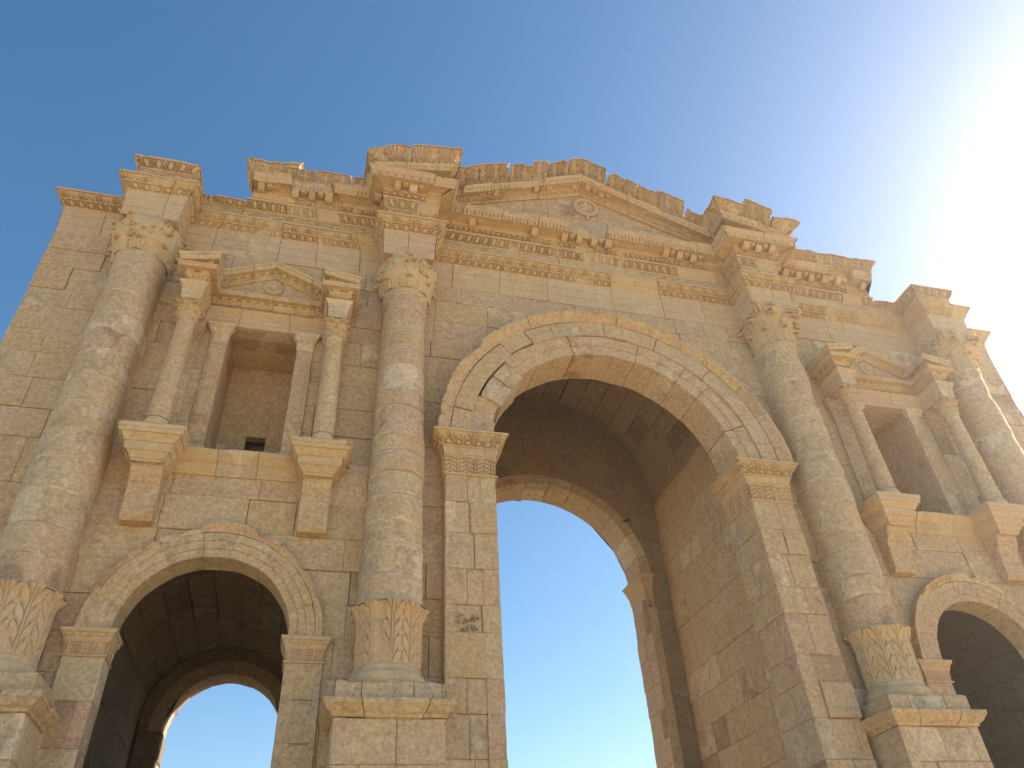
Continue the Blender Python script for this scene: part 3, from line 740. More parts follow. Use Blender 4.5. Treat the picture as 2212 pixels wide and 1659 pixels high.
    if worn < .4:     # fleuron on the front face of the abacus
        for ang in (-np.pi/2, 0, np.pi):
            d = np.array([math.cos(ang), math.sin(ang), 0]); T = np.array([-d[1], d[0], 0]); c = np.array([cx, cy, zt+abh*.5]) + d*(ahw*.80)
            for j, (ox, oz, rad) in enumerate(((-.07, .05, .075), (.07, .05, .075), (0, .08, .07), (0, -.03, .085))):
                th_, ph_ = np.meshgrid(np.linspace(0, 2*np.pi, 12), np.linspace(0, np.pi, 8), indexing='ij')
                G = c + (T*ox + np.array([0, 0, oz]))*ahw/.74 + rad*ahw/.74*np.stack([np.cos(th_)*np.sin(ph_), np.sin(th_)*np.sin(ph_), np.cos(ph_)], -1); mb.grid(G, tint, pat, True)

YC = -.32
def column(cx, idx):
    worn = {0: .75, 1: .7, 2: 0., 3: .1}[idx]
    m = MB(); z0, z1 = 6.83, 14.23; zs = np.linspace(z0, z1, 420)
    zc = [z0]; 
    while zc[-1] < z1-.5: zc.append(zc[-1] + rs.uniform(.40, .72))
    zc = np.array(zc + [z1]); bi = np.clip(np.searchsorted(zc, zs)-1, 0, len(zc)-2)
    nb = len(zc); bt = np.array([np.clip(rs.normal(.36, .15), .08, .64) if rs.rand() < .85 else rs.uniform(.70, .82) for _ in range(nb)]); br = rs.normal(0, .010, nb); bp2 = np.clip(rs.normal(.0, .25, nb), 0, .5)
    nth = 56
    ths = np.concatenate([np.linspace(np.pi, 2*np.pi, nth)])
    base_r = .536 - .045*sstep(0, 1, (zs-z0)/(z1-z0)) + .03*np.exp(-(zs-z0)/.06)
    base_r = base_r + np.where(zs > z1-.10, .03, 0) + np.where((zs > z1-.22) & (zs < z1-.10), .012, 0)
    pts = np.zeros((nth+8, len(zs), 3))
    TH = ths[:, None]; RR = base_r[None] + br[bi][None]
    G = np.stack([cx + RR*np.cos(TH), YC + RR*np.sin(TH), np.broadcast_to(zs, RR.shape if RR.shape[0] == nth else (nth, len(zs)))], -1)
    # straight cheeks back to the wall
    lft = np.stack([np.stack([np.broadcast_to(G[0, :, 0], (len(zs),)), np.full(len(zs), y), zs], -1) for y in (.02, -.1, -.2, YC+.03)])
    rgt = np.stack([np.stack([G[-1, :, 0], np.full(len(zs), y), zs], -1) for y in (YC+.03, -.2, -.1, .02)])
    G = np.concatenate([lft, G, rgt])
    # erosion, drum joints with ragged arrises
    jd = np.zeros(len(zs))
    wob = (fbm(G*np.array([2.2, 2.2, .01]) + idx*7, 3)-.5)*.16      # joints wander
    cut = np.zeros(G.shape[:2]); mort = np.zeros(G.shape[:2])
    for zz in zc[1:-1]:
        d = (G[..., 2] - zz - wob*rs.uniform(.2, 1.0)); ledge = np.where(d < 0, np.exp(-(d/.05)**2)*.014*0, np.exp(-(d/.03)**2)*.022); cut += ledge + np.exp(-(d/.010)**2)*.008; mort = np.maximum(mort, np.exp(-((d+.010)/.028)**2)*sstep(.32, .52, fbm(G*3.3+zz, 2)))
    er = cut*(.4 + 1.1*fbm(G*2.5, 2)) + (fbm(G*2.3 + idx, 4)-.5)*.026 + sstep(.60, .74, fbm(G*1.5+31*idx, 3))*.025
    dirv = G - np.array([cx, YC, 0]); dirv[..., 2] = 0; ly = np.linalg.norm(dirv, axis=-1, keepdims=True); dirv = dirv/np.maximum(ly, .05)
    G = G - dirv*er[..., None]
    patch = fbm(G*np.array([1.2, 1.2, 1.6])+50+idx*3, 3)
    T = bt[bi][None]*np.ones(G.shape[:2]); T = T + .22*sstep(.55, .68, patch) - .18*sstep(.46, .34, patch)
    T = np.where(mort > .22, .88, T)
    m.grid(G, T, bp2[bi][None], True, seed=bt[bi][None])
    col = m.build('engaged_column', STONE, ARCH)
    c = MB(); capital(c, cx, YC, 14.23, 15.50 if idx > 1 else 15.42, .49, worn, [.35, .5, .45, .5][idx], .35 if worn else .25, seed=idx*5)
    if worn:          # battered stump of the fleuron and missing corners
        pass
    c.build('column_capital', CARVED, col, 'battered capital with broken corners and worn leaves' if idx < 2 else 'well preserved capital with corner volutes and acanthus leaves')
    # acanthus base and torus
    c = MB(); n = 420; prof = []
    for t in np.linspace(0, 1, 120): prof.append((.535 + .01*t + .115*sstep(.76, 1.02, t)**1.4, 5.83 + 1.0*t))
    def dsp(TH, ZZ, RR):
        v = np.clip((ZZ-5.83)/1.0, 0, 1); s = (TH)*1.0
        d = P_leaf(np.pi/5.0, .045)(s, np.clip(v*.98, 0, 1), 1.0)*sstep(0, .08, v)*(1-.0*v)
        er = fbm(np.stack([cx+RR*np.cos(TH), RR*np.sin(TH), ZZ], -1)*2.2 + idx*11, 3)
        return d*(1-sstep(.60, .72, er)*.8) - sstep(.60, .8, er)*.05
    TH0, TH1 = np.pi*.93, np.pi*2.07
    I = lathe(c, cx, YC, prof, n, TH0, TH1, dsp, [.5, .3, .45, .5][idx], .35)
    lathe(c, cx, YC, [(.67, 6.825), (.66, 6.845), (.5, 6.86)], 80, TH0, TH1, lambda TH, ZZ, RR: (fbm(np.stack([np.cos(TH)*3, np.sin(TH)*3, ZZ*0+idx], -1), 3)-.6)*.08*(RR > .55), .85, .1)
    wn = lambda TH, ZZ, RR: (fbm(np.stack([cx+RR*np.cos(TH), YC+RR*np.sin(TH), ZZ], -1)*3.1, 3)-.55)*.07
    lathe(c, cx, YC, [(.50, 5.86), (.545, 5.835), (.56, 5.79), (.55, 5.76), (.575, 5.73), (.60, 5.71), (.625, 5.66), (.63, 5.60), (.615, 5.54), (.60, 5.50), (.62, 5.48), (.62, 5.42)], 70, TH0, TH1, wn, .6, .3)
    c.build('column_base', CARVED, col)
    # plinth, pedestal cornice and die
    c = MB(); hwp = .825
    pl = lambda hw, yf: [(cx-hw, .0), (cx-hw, yf), (cx+hw, yf), (cx+hw, .0)]
    sweep(c, pl(.83, -1.06), [band(-.02, 5.22, .0, 5.22, 1), band(.0, 5.22, .0, 5.47, 5), band(.0, 5.47, -.03, 5.50, 2), band(-.03, 5.5, -.3, 5.5, 2)], ds=.05, back=.7, blk=(.5, .8), wear=.022, lostp=0, tint=None, edge=0)
    sweep(c, pl(.83, -1.06), [band(-.02, 4.95, .03, 4.96, 1, None, .6), band(.03, 4.96, .035, 4.99, 1, None, .6), band(.04, 5.0, .09, 5.03, 2, None, .6), band(.09, 5.03, .15, 5.12, 4, None, .7), band(.16, 5.12, .17, 5.20, 2, None, .4), band(.17, 5.2, .0, 5.225, 2, None, .1), band(.0, 5.225, -.1, 5.225, 1)], ds=.03, back=.7, blk=(.55, .95), wear=.022, lostp=.1, edge=0)
    pcs = courses(0, 4.95, .62)
    ashlar(c, cx-.83, cx+.83, pcs, front(-1.06), None, (.7, .95), depth=.3, amp=.008, cham=.02, patf=lambda u, v, p: p + .2*rs.rand())
    for s2 in (-1, 1):
        ashlar(c, -1.06, .0, pcs, (lambda s: lambda u, v, n: np.stack([cx + s*(.83+n), u, v], 1))(s2), None, (.5, .6), depth=.2, amp=.005)
    c.box(cx-.7, cx+.7, -.8, 0, 0, 5.2, .3)
    c.build('pedestal', STONE, col)
    return col
for i, x in enumerate((-XA, -XB, XB, XA)): column(x, i)

# ------------------------------------------------------------------ entablature
HA = .597
def plan(x0, x1, yr, yb, hw, cols=(-XA, -XB, XB, XA), start=None, end=None):
    p = [] if start is None else [start]
    p.append((x0, yr))
    for c in cols:
        if c-hw > x0 and c+hw < x1: p += [(c-hw, yr), (c-hw, yb), (c+hw, yb), (c+hw, yr)]
    p.append((x1, yr))
    if end is not None: p.append(end)
    return p
m = MB()
AB = [band(-.4, 15.30, 0, 15.30, 2, None, .1), band(0, 15.30, .0, 15.56, 2), band(.014, 15.565, .014, 15.82, 2), band(.028, 15.825, .028, 16.03, 2), band(.036, 16.035, .042, 16.06, 2, P_bead(.07, .012), .2),
      band(.042, 16.065, .05, 16.09, 1, None, .6), band(.05, 16.095, .125, 16.235, 14, P_egg(.20, .050), .9), band(.14, 16.24, .145, 16.26, 1, None, .8), band(.14, 16.265, .24, 16.41, 14, P_anth(.36, .042), .9), band(.255, 16.415, .26, 16.46, 2, None, .3)]
sweep(m, plan(-12.5, 12.5, -.015, -.82, HA, start=(-12.5, .9), end=(12.5, .9)), AB, ds=.012, back=.4, topback=.3, blk=(.7, 1.8), dmg=.25, lostp=.07, wear=.03)
m.build('architrave', CARVED, ARCH)
m = MB()
FR = [band(0, 16.47, .0, 16.90, 34, P_scroll(.36, .045), .0), band(.0, 16.905, .02, 16.92, 1, None, .3)]
EG = [band(.02, 16.92, .03, 16.95, 1, None, .4), band(.03, 16.955, .14, 17.17, 18, P_egg(.225, .062), .75), band(.15, 17.175, .16, 17.22, 1, None, .4)]
blockplan = lambda c, hw, yb: [(c-hw, .3), (c-hw, yb), (c+hw, yb), (c+hw, .3)]
for c in (-XA, XA): sweep(m, blockplan(c, .56, -.79), FR, ds=.012, back=.5, blk=(.9, 1.4), lostp=.15)
sweep(m, [(-XA+.56, -.05)] + plan(-9.85, 9.85, -.05, -.79, .56, cols=(-XB, XB)) + [(XA-.56, -.05)], FR, ds=.012, back=.3, lostp=.10, wear=.02)
m.build('frieze', CARVED, ARCH)
m = MB()
for c in (-XA, XA): sweep(m, blockplan(c, .56, -.79), EG, ds=.012, back=.5, blk=(.9, 1.4), lostp=0., dmg=.15)
def ragged(s, t): return np.ones_like(s)
sweep(m, plan(-8.75, 9.0, -.05, -.79, .56, cols=(-XB, XB)), EG, ds=.012, back=.3, blk=(.5, 1.5), lostp=.30, dmg=.5, wear=.04)
sweep(m, [(-9.92, -.07), (-8.75, -.07)], EG, ds=.012, back=.5, blk=(.3, .6), lostp=.4, wear=.09, hm=lambda s, t: .75 - .25*t + .2*(fbm(np.stack([s*3, s*0, s*0], -1), 2)-.5))
sweep(m, [(9.0, -.07), (9.92, -.07)], EG, ds=.012, back=.5, blk=(.3, .6), lostp=.4, wear=.09, hm=lambda s, t: .55 + .25*t + .2*(fbm(np.stack([s*3, s*0, s*0], -1), 2)-.5))
m.build('egg_moulding', CARVED, ARCH)

def modillions(mb, path, o0, o1, z0, z1, sp=.46, w=.17, k=1.0):
    P = [np.array(p + (0,) if len(p) == 2 else p, float) for p in path]
    for a, b in zip(P[:-1], P[1:]):
        d = b-a; L = np.linalg.norm(d); e = d/L; pl = d[:2]/np.hypot(*d[:2]); n = np.array([pl[1], -pl[0], 0]); cnt = max(1, int(round(L/sp)))
        for i in range(cnt):
            if rs.rand() < .32: continue
            c = a + d*(i+.5)/cnt; ww = w*rs.uniform(.72, 1.15); pr = []
            oe = o0 + (o1-o0)*rs.uniform(.55, 1)
            for t in np.linspace(0, 1, 7):
                o = o0 + (oe-o0)*t; zz = z0 + (z1-z0)*(.18 + .62*t**1.6 - .16*math.sin(math.pi*min(1, t*1.1))); pr.append((o, zz))
            pr += [(oe, z1), (o0, z1)]
            rings = []
            for s in (-ww/2, -ww/2+.02, ww/2-.02, ww/2): rings.append(np.array([c + e*s + n*o + np.array([0, 0, z]) for o, z in pr]))
            mb.prism(rings, rtint(), .75)
            # rosette in the next coffer
            if rs.rand() < .75 and i < cnt-1 or cnt == 1:
                q = c + d*.5/cnt; th = np.linspace(0, 2*np.pi, 12, endpoint=False); om = (o0+o1)/2
                R0 = (.088 + .022*np.cos(th*5))*k
                r1 = np.array([q + e*math.cos(t)*r + n*(om+math.sin(t)*r) + np.array([0, 0, z1]) for t, r in zip(th, R0)])
                r2 = np.array([q + e*math.cos(t)*r*.6 + n*(om+math.sin(t)*r*.6) + np.array([0, 0, z1-.07*k]) for t, r in zip(th, R0)])
                mb.prism([r1, r2], rtint(), .7)
CO = [band(.02, 17.22, .05, 17.23, 1, None, .6), band(.05, 17.23, .05, 17.31, 3, P_dent(.13, .05), .7), band(.07, 17.315, .13, 17.41, 10, P_egg(.15, .042), .85), band(.135, 17.415, .14, 17.57, 2, None, .9), band(.14, 17.57, .44, 17.575, 4, None, 1.0), band(.44, 17.545, .455, 17.55, 1, None, .8),
      band(.455, 17.555, .465, 17.70, 12, P_tongue(.115, .034), .4), band(.475, 17.705, .48, 17.73, 1, None, .4), band(.48, 17.73, .53, 17.81, 4, P_bead(.10, .014), .3), band(.54, 17.815, .545, 17.85, 1, None, .1)]
cpl = plan(-8.67, 8.88, -.09, -.83, HA, cols=(-XB, XB))
m = MB(); sweep(m, cpl, CO, ds=.012, back=.5, blk=(.5, 1.5), dmg=.4, lostp=.13, wear=.045, off=.014, brk=.22)
modillions(m, [(p[0], p[1], 0) for p in cpl], .14, .42, 17.39, 17.57, .43, .18)
m.box(8.80, 8.897, -.215, .3, 17.2, 17.565, .4, .3); m.box(8.80, 8.897, -.545, .3, 17.57, 17.70, .4, .3); m.box(8.80, 8.893, -.60, .3, 17.705, 17.845, .45, .1)
m.build('cornice', CARVED, ARCH)

# ------------------------------------------------------------------ pediment
AX, SL = .12, .385
zr = lambda x: 19.77 - SL*abs(x-AX)
m = MB()
def tclip(a, b, c, d):
    p = [(a, c), (b, c), (b, d), (a, d)]
    p = clip_half(p, SL, 1, 19.82 + SL*AX); p = clip_half(p, -SL, 1, 19.82 - SL*AX) if len(p) > 2 else p
    return [p] if len(p) > 2 else []
ashlar(m, -5.1, 5.1, [17.6, 18.15, 18.74, 19.27, 19.9], front(-.08), tclip, (.55, 1.1), depth=.5, amp=.006)
tymp = m.build('tympanum', STONE, ARCH)
# wreathed bust medallion
m = MB(); mx, mz = .26, 19.27
th = np.linspace(0, 2*np.pi, 110); ph = np.linspace(0, 2*np.pi, 16)
TH, PH = np.meshgrid(th, ph, indexing='ij')
rr = .068 + .018*np.cos(TH*30 + 2.0*PH)*np.cos(PH*3)
G = np.stack([mx + (.325 + rr*np.cos(PH))*np.cos(TH), -.11 - .8*np.abs(rr)*np.sin(PH), mz + (.325 + rr*np.cos(PH))*np.sin(TH)], -1); m.grid(G, .2, .35, True)
U, V = np.meshgrid(np.linspace(-1, 1, 40), np.linspace(-1, 1, 40), indexing='ij')
r = np.hypot(U, V); hgt = .16*np.exp(-((U+.05)/.27)**2 - ((V-.25)/.34)**2) + .12*np.exp(-((U)/.62)**2 - ((V+.55)/.30)**2) + .10*(fbm(np.stack([U*4, V*4, U*0], -1), 3)-.5)
G = np.stack([mx + U*.28, -.10 - hgt*sstep(1.05, .8, r), mz + V*.28], -1); m.grid(G, .15, .25, True)
m.box(mx-.035, mx+.035, -.17, -.05, mz-.56, mz-.33, .2, .3)
m.build('medallion', CARVED, tymp)
RK = [band(.02, 0, .05, .01, 1, None, .6), band(.05, .01, .05, .07, 3, P_dent(.12, .04), .7), band(.06, .075, .12, .155, 8, P_egg(.14, .036), .8), band(.125, .16, .13, .24, 2, None, .9), band(.13, .24, .36, .245, 3, None, 1.), band(.36, .225, .37, .23, 1, None, .7),
      band(.37, .235, .38, .36, 9, P_tongue(.115, .030), .5), band(.39, .365, .43, .43, 3, P_bead(.1, .01), .4), band(.43, .43, .43, .44, 1, None, .2)]
def rpt(x, y): return (x, y, zr(x))
rp_ = [rpt(-XB-HA, .0), rpt(-XB-HA, -.85), rpt(-XB+HA, -.85), rpt(-XB+HA, -.10), rpt(AX, -.10), rpt(XB-HA, -.10), rpt(XB-HA, -.85), rpt(XB+HA, -.85), rpt(XB+HA, .0)]
m = MB(); sweep(m, rp_, RK, ds=.012, back=.5, topback=.35, blk=(.6, 1.4), dmg=.35, lostp=.1, wear=.035, off=.012, brk=.12)
modillions(m, rp_, .13, .34, .13, .24, .44, .16)
for s2 in (-1, 1):    # solid core behind the projecting ends
    a = np.array([(s2*XB-.5, -.80, 17.7), (s2*XB+.5, -.80, 17.7), (s2*XB+.5, -.80, zr(s2*XB+.5)+.3), (s2*XB-.5, -.80, zr(s2*XB-.5)+.3)]); b = a.copy(); b[:, 1] = .3
    m.prism([a, b], .4, .6)
m.build('raking_cornice', CARVED, ARCH)

# ------------------------------------------------------------------ gutter stones (carved with acanthus) along the skyline
def sima(path, hgt=.52, flare=.24, worn=.15, per=.40, o0=.38, top=None, tint=None, pat=.05, seed=0, ends=.0, amp=.075):
    if tint is None: tint = float(rs.uniform(.25, .60))
    m = MB(); ts = np.linspace(0, 1, 44)
    cy_ = [(o0 + flare*(.15*t + .85*t**2.2), hgt*.93*t) for t in ts]; oe = cy_[-1][0]
    bands_ = [band(o0-.25, .0, o0, .0, 2), (cy_, 0, 0, 0, 0, P_fan(per, amp), pat), band(oe+.02, hgt*.935, oe+.025, hgt, 1, None, pat*.6), band(oe+.02, hgt, oe-.12, hgt*1.0, 2, None, 0)]
    def hm(s, t):
        e = fbm(np.stack([s*2.4 + seed*9.1, s*0, s*0], -1), 3); h = 1 - worn*sstep(.38, .7, e) - (.05 + .25*worn)*sstep(.45, .7, fbm(np.stack([s*9. + seed*5.1, s*0, s*0], -1), 3))
        if top is not None: h = h*top(t)
        return h
    sweep(m, path, bands_, ds=.011, back=.12, joints=False, hm=hm, wear=.015+.03*worn, dmg=.15, lostp=0, edge=.3, tint=tint, off=0.0)
    return m.build('gutter_stone', CARVED, ARCH)
def rk(x0, x1, y=-.10, **k):
    sima([(x0, y, zr(x0)+.44), (x1, y, zr(x1)+.44)], **k)
# left slope, apex, right slope
rk(-3.72, -2.98, worn=.10, seed=1, hgt=.50); rk(-2.96, -2.12, worn=.06, seed=2, hgt=.52); rk(-2.08, -1.42, worn=.35, seed=3, top=lambda t: .62+.38*np.sin(np.pi*t)**.6)
rk(-1.40, -.92, worn=.10, seed=4, hgt=.50); rk(-.90, -.30, worn=.35, seed=5, top=lambda t: .66+.3*np.sin(np.pi*t)**.6)
sima([(-.27, -.10, zr(-.27)+.44), (AX, -.10, zr(AX)+.44), (.86, -.10, zr(.86)+.44)], worn=.05, seed=6, hgt=.54)
rk(.90, 1.35, worn=.45, seed=7, hgt=.42, top=lambda t: .7+.3*np.sin(np.pi*t)); rk(1.38, 1.78, worn=.4, seed=8, hgt=.42); rk(1.80, 2.38, worn=.3, seed=9, hgt=.50); rk(2.40, 3.16, worn=.06, seed=10, hgt=.52)
rk(3.20, 3.74, worn=.5, seed=11, hgt=.34, top=lambda t: 1.0-.55*t)
# projecting ends of the pediment
zb = lambda x: zr(x)+.44
KW = dict(flare=.22)
sima([(-XB-HA, -.30, zb(-XB-HA)), (-XB-HA, -.85, zb(-XB-HA)), (-4.92, -.85, zb(-4.92)+.04)], worn=.30, seed=12, hgt=.54, tint=.7, top=lambda t: (.50 + .0*t) if SEG == 0 else .50 + .50*np.sin(np.pi/2*np.clip(t*1.5, 0, 1)), **KW)
sima([(-4.90, -.85, zb(-4.90)+.04), (-XB+HA, -.85, zb(-XB+HA)+.06), (-XB+HA, -.42, zb(-XB+HA)+.06)], worn=.10, seed=13, hgt=.50, **KW)
sima([(XB-HA, -.42, zb(XB-HA)), (XB-HA, -.85, zb(XB-HA)), (4.52, -.85, zb(4.52))], worn=.25, seed=14, hgt=.56, top=lambda t: .75 + .15*t if SEG == 0 else .88 + .12*np.sin(np.pi*t*1.1), **KW)
sima([(4.55, -.85, zb(4.55)), (5.34, -.85, zb(5.34))], worn=.05, seed=15, hgt=.54, flare=.30)
sima([(5.36, -.85, zb(5.36)), (XB+HA+.16, -.85, zb(XB+HA+.16)), (XB+HA+.16, -.35, zb(XB+HA+.16))], worn=.45, seed=16, hgt=.42, **KW)
# over the left and right bays
sima([(-8.02, -.15, 17.85), (-7.28, -.15, 17.85)], worn=.5, seed=17, hgt=.34, flare=.08, o0=.34); sima([(-7.26, -.15, 17.85), (-6.35, -.15, 17.85)], worn=.3, seed=18, hgt=.38, flare=.10, o0=.34); sima([(-6.33, -.15, 17.85), (-5.5, -.15, 17.85)], worn=.3, seed=19, hgt=.38, flare=.10, o0=.34)
sima([(-8.50, .10, 17.85), (-8.50, -.15, 17.85), (-8.00, -.15, 17.85), (-8.00, .05, 17.85)], worn=.30, seed=20, hgt=.66, flare=.10, o0=.30, per=.25)
sima([(5.5, -.15, 17.85), (7.05, -.15, 17.85)], worn=.12, seed=21, hgt=.46, flare=.16, per=.36); sima([(7.07, -.15, 17.85), (8.62, -.15, 17.85), (8.62, .3, 17.85)], worn=.12, seed=22, hgt=.46, flare=.16, per=.36)
m = MB(); a = [(-12.3, 16.40), (-9.6, 16.40), (-9.6, 17.0), (-8.7, 17.1), (-8.6, 17.82), (8.8, 17.82), (8.9, 17.1), (9.7, 17.0), (9.7, 16.4), (12.3, 16.4), (12.3, 15.4), (-12.3, 15.4)]
m.prism([np.array([(x, .10, z) for x, z in a]), np.array([(x, .5, z) for x, z in a])], .4, .2)
m.build('entablature_core', STONE, ARCH)

# ------------------------------------------------------------------ niches
for sg in (-1, 1):
    cx = sg*NX; m = MB()
    z0, z1, hw, yb = 9.93, 13.12, .71, 1.35
    # recess lining
    mapl = lambda s: (lambda u, v, n: np.stack([cx + s*(hw - n), u, v], 1))
    for s2 in (-1, 1): ashlar(m, .0, yb, courses(z0, z1, .8), mapl(s2), None, (.8, 1.2), depth=.2, amp=.002, cham=.004, joint=.001)
    if sg < 0: hole = (cx-.13, cx+.27, 10.0, 11.30)
    ashlar(m, cx-hw, cx+hw, courses(z0, z1, 1.0), lambda u, v, n: np.stack([u, yb-n, v], 1), multi_clip(rects=[(-7.87, -7.47, 10.75, 11.28)]) if sg < 0 else None, (.8, 1.5), depth=.2, amp=.002, cham=.004, joint=.001)
    ashlar(m, cx-hw-.05, cx+hw+.05, [0, .7, 1.4], lambda u, v, n: np.stack([u, v, z1-n], 1), None, (1.4, 1.6), depth=.2, amp=.002, cham=.004, joint=.001)
    m.box(cx-hw-.05, cx+hw+.05, .0, yb, z0-.3, z0, .5)
    if sg < 0: m.box(-8.2, -7.1, 2.0, 2.2, 10.5, 11.5, .95)
    niche = m.build('niche', STONE, ARCH)
    # sill moulding between the pedestals
    c = MB(); SB = [band(-.02, 9.42, .03, 9.43, 1, None, .6), band(.03, 9.43, .04, 9.48, 1, None, .6), band(.05, 9.485, .08, 9.53, 2, None, .6), band(.08, 9.53, .09, 9.66, 2, None, .7), band(.10, 9.665, .14, 9.70, 2, None, .7), band(.14, 9.70, .22, 9.80, 4, None, .8), band(.23, 9.805, .26, 9.90, 3, None, .5)]
    sweep(c, [(cx-1.2, -.02), (cx+1.2, -.02)], SB, ds=.03, back=.2, blk=(.7, 1.3), wear=.025, lostp=.1, hm=lambda s, t: 1 - .16*fbm(np.stack([s*2.5, s*0, s*0], -1), 3))
    c.build('niche_sill', CARVED, niche)
    for s2 in (-1, 1):
        px = cx + s2*1.47
        # console bracket
        b = MB()
        prof = [(0, 8.33), (-.20, 8.33), (-.26, 8.40), (-.28, 8.7), (-.30, 9.0), (-.33, 9.03), (-.40, 9.12), (-.45, 9.3), (-.46, 9.40), (0, 9.40)]
        worn = .05 if not (sg < 0 and s2 < 0) else .03
        A = []
        for xx in (-.265, -.255, -.12, 0, .12, .255, .265):
            q = np.array([(px+xx, y if j in (0, len(prof)-1) else y + (.015 if abs(xx) > .26 else 0), z) for j, (y, z) in enumerate(prof)]); q[:, 1] += (fbm(q*3.5+sg, 3)-.5)*worn*1.5*(q[:, 1] < -.1); A.append(q)
        b.prism(A, rtint(), .25); con = b.build('console', STONE, ARCH)
        # pedestal with spreading cornice
        b = MB(); yf = -.56
        pb = [(px-.27, .0), (px-.27, yf), (px+.27, yf), (px+.27, .0)]
        q_ = .018 if not (sg < 0 and s2 > 0) else .13
        PB = [band(-.25, 9.30, .0, 9.30, 1, None, .3), band(.0, 9.30, .005, 9.345, 1, None, .4), band(.03, 9.35, .03, 9.375, 1, None, .4), band(.035, 9.38, .10, 9.46, 4, None, .5), band(.125, 9.465, .125, 9.49, 1, None, .4), band(.135, 9.495, .14, 9.62, 2, None, .4), band(.165, 9.625, .165, 9.65, 1, None, .4), band(.17, 9.655, .235, 9.75, 4, None, .6), band(.265, 9.755, .27, 9.84, 1, None, .2), band(.29, 9.845, .295, 9.93, 1, None, .0), band(.295, 9.93, -.1, 9.935, 2, None, .0)]
        sweep(b, pb, PB, ds=.03, back=.26, joints=False, wear=q_, dmg=.2, lostp=0, edge=0, tint=float(rs.uniform(.3, .6)))
        b.build('niche_pedestal', CARVED, con)
        # colonnette
        b = MB(); cy = -.58; t0 = rs.uniform(.5, .64) if s2 > 0 else rs.uniform(.3, .6)
        ero = lambda TH, ZZ, RR: (fbm(np.stack([cx+RR*np.cos(TH), RR*np.sin(TH)+s2*4, ZZ], -1)*5, 3)-.5)*.02
        lathe(b, px, cy, [(r, z) for r, z in zip(np.concatenate([[.222, .208], np.linspace(.203, .168, 50), [.182, .182, .168]]), np.concatenate([[10.12, 10.14], np.linspace(10.17, 12.55, 50), [12.57, 12.60, 12.61]]))], 28, disp=ero, tint=t0, pat=.3)
        col = b.build('colonnette', STONE, ARCH)
        b = MB(); lathe(b, px, cy, [(.19, 10.14), (.21, 10.12), (.22, 10.10), (.215, 10.07), (.225, 10.05), (.245, 10.02), (.245, 9.985), (.225, 9.96), (.23, 9.945), (.23, 9.93)], 28, disp=ero, tint=.6, pat=.3); b.build('colonnette_base', CARVED, col)
        b = MB(); capital(b, px, cy, 12.61, 13.10, .170, .45 if sg < 0 else .25, .35, .7, nleaf=8, abh=.07, ahw=.235, seed=int(50+sg*3+s2)); b.build('colonnette_capital', CARVED, col)
        # respond pilaster behind the colonnette
        b = MB(); ashlar(b, px-.20, px+.20, courses(9.95, 12.60, .8), front(-.07), None, (.5, .6), depth=.1, amp=.004)
        sweep(b, [(px-.2, .0), (px-.2, -.07), (px+.2, -.07), (px+.2, .0)], [band(0, 12.6, .02, 12.85, 12, P_leaf(.14, .035), .4), band(.03, 12.86, .08, 13.05, 3), band(.08, 13.05, .08, 13.1, 1)], ds=.02, back=.08, joints=False)
        b.build('respond', STONE, niche)
        # inner pilaster with capital
        b = MB(); ix = cx + s2*(.70 + .175); hwp = .165
        ashlar(b, ix-hwp, ix+hwp, courses(10.02, 12.66, .85), front(-.06), None, (.5, .6), depth=.1, amp=.003)
        b.box(ix-.10, ix+.10, -.078, -.05, 10.75, 12.4, .5, .1); b.box(ix-.07, ix+.07, -.083, -.05, 10.8, 12.35, .3, .1)
        ashlar(b, -.06, .02, courses(10.02, 12.66, .85), lambda u, v, n: np.stack([cx + s2*(.705) - s2*n, u, v], 1), None, depth=.05, amp=.001)
        b.box(ix-hwp-.03, ix+hwp+.03, -.10, .01, 9.94, 10.02, .6); b.box(ix-hwp-.015, ix+hwp+.015, -.085, .01, 10.022, 10.06, .6)
        ip = b.build('niche_pilaster', STONE, ARCH)
        b = MB(); pth = [(ix-hwp, .03), (ix-hwp, -.06), (ix+hwp, -.06), (ix+hwp, .03)]
        sweep(b, pth, [band(0, 12.66, .015, 12.68, 1), band(.005, 12.69, .015, 12.90, 14, P_leaf(.11, .04), .2), band(.02, 12.90, .075, 13.0, 4, P_tongue(.11, .03), .2), band(.085, 13.0, .10, 13.05, 2, P_bead(.11, .03), .1), band(.10, 13.05, .10, 13.10, 1)], ds=.012, back=.06, joints=False, tint=.86, lostp=0, wear=.012)
        b.build('pilaster_capital', CARVED, ip)
    # entablature of the aedicule
    b = MB(); hwr = .20
    def nplan(yr, yf, hw):
        p = [(cx-1.47-hw, .0)]
        p += [(cx-1.47-hw, yf), (cx-1.47+hw, yf), (cx-1.47+hw, yr), (cx+1.47-hw, yr), (cx+1.47-hw, yf), (cx+1.47+hw, yf), (cx+1.47+hw, .0)]
        return p
    NB = [band(-.18, 13.10, .0, 13.10, 2, None, .4), band(0, 13.10, .0, 13.22, 1), band(.012, 13.225, .012, 13.34, 1), band(.024, 13.345, .024, 13.42, 1), band(.03, 13.425, .08, 13.49, 3, None, .6), band(.085, 13.495, .09, 13.53, 1, None, .3)]
    sweep(b, nplan(-.08, -.79, hwr), NB, ds=.03, back=.19, topback=.1, blk=(.7, 1.3), wear=.012, lostp=0, patk=.7)
    b.build('niche_architrave', CARVED, niche)
    b = MB()
    NF = [band(0, 13.53, .0, 13.68, 12, P_scroll(.19, .035), .1)]
    sweep(b, nplan(-.06, -.77, hwr-.02), NF, ds=.014, back=.16, blk=(.7, 1.3), wear=.015, lostp=.1)
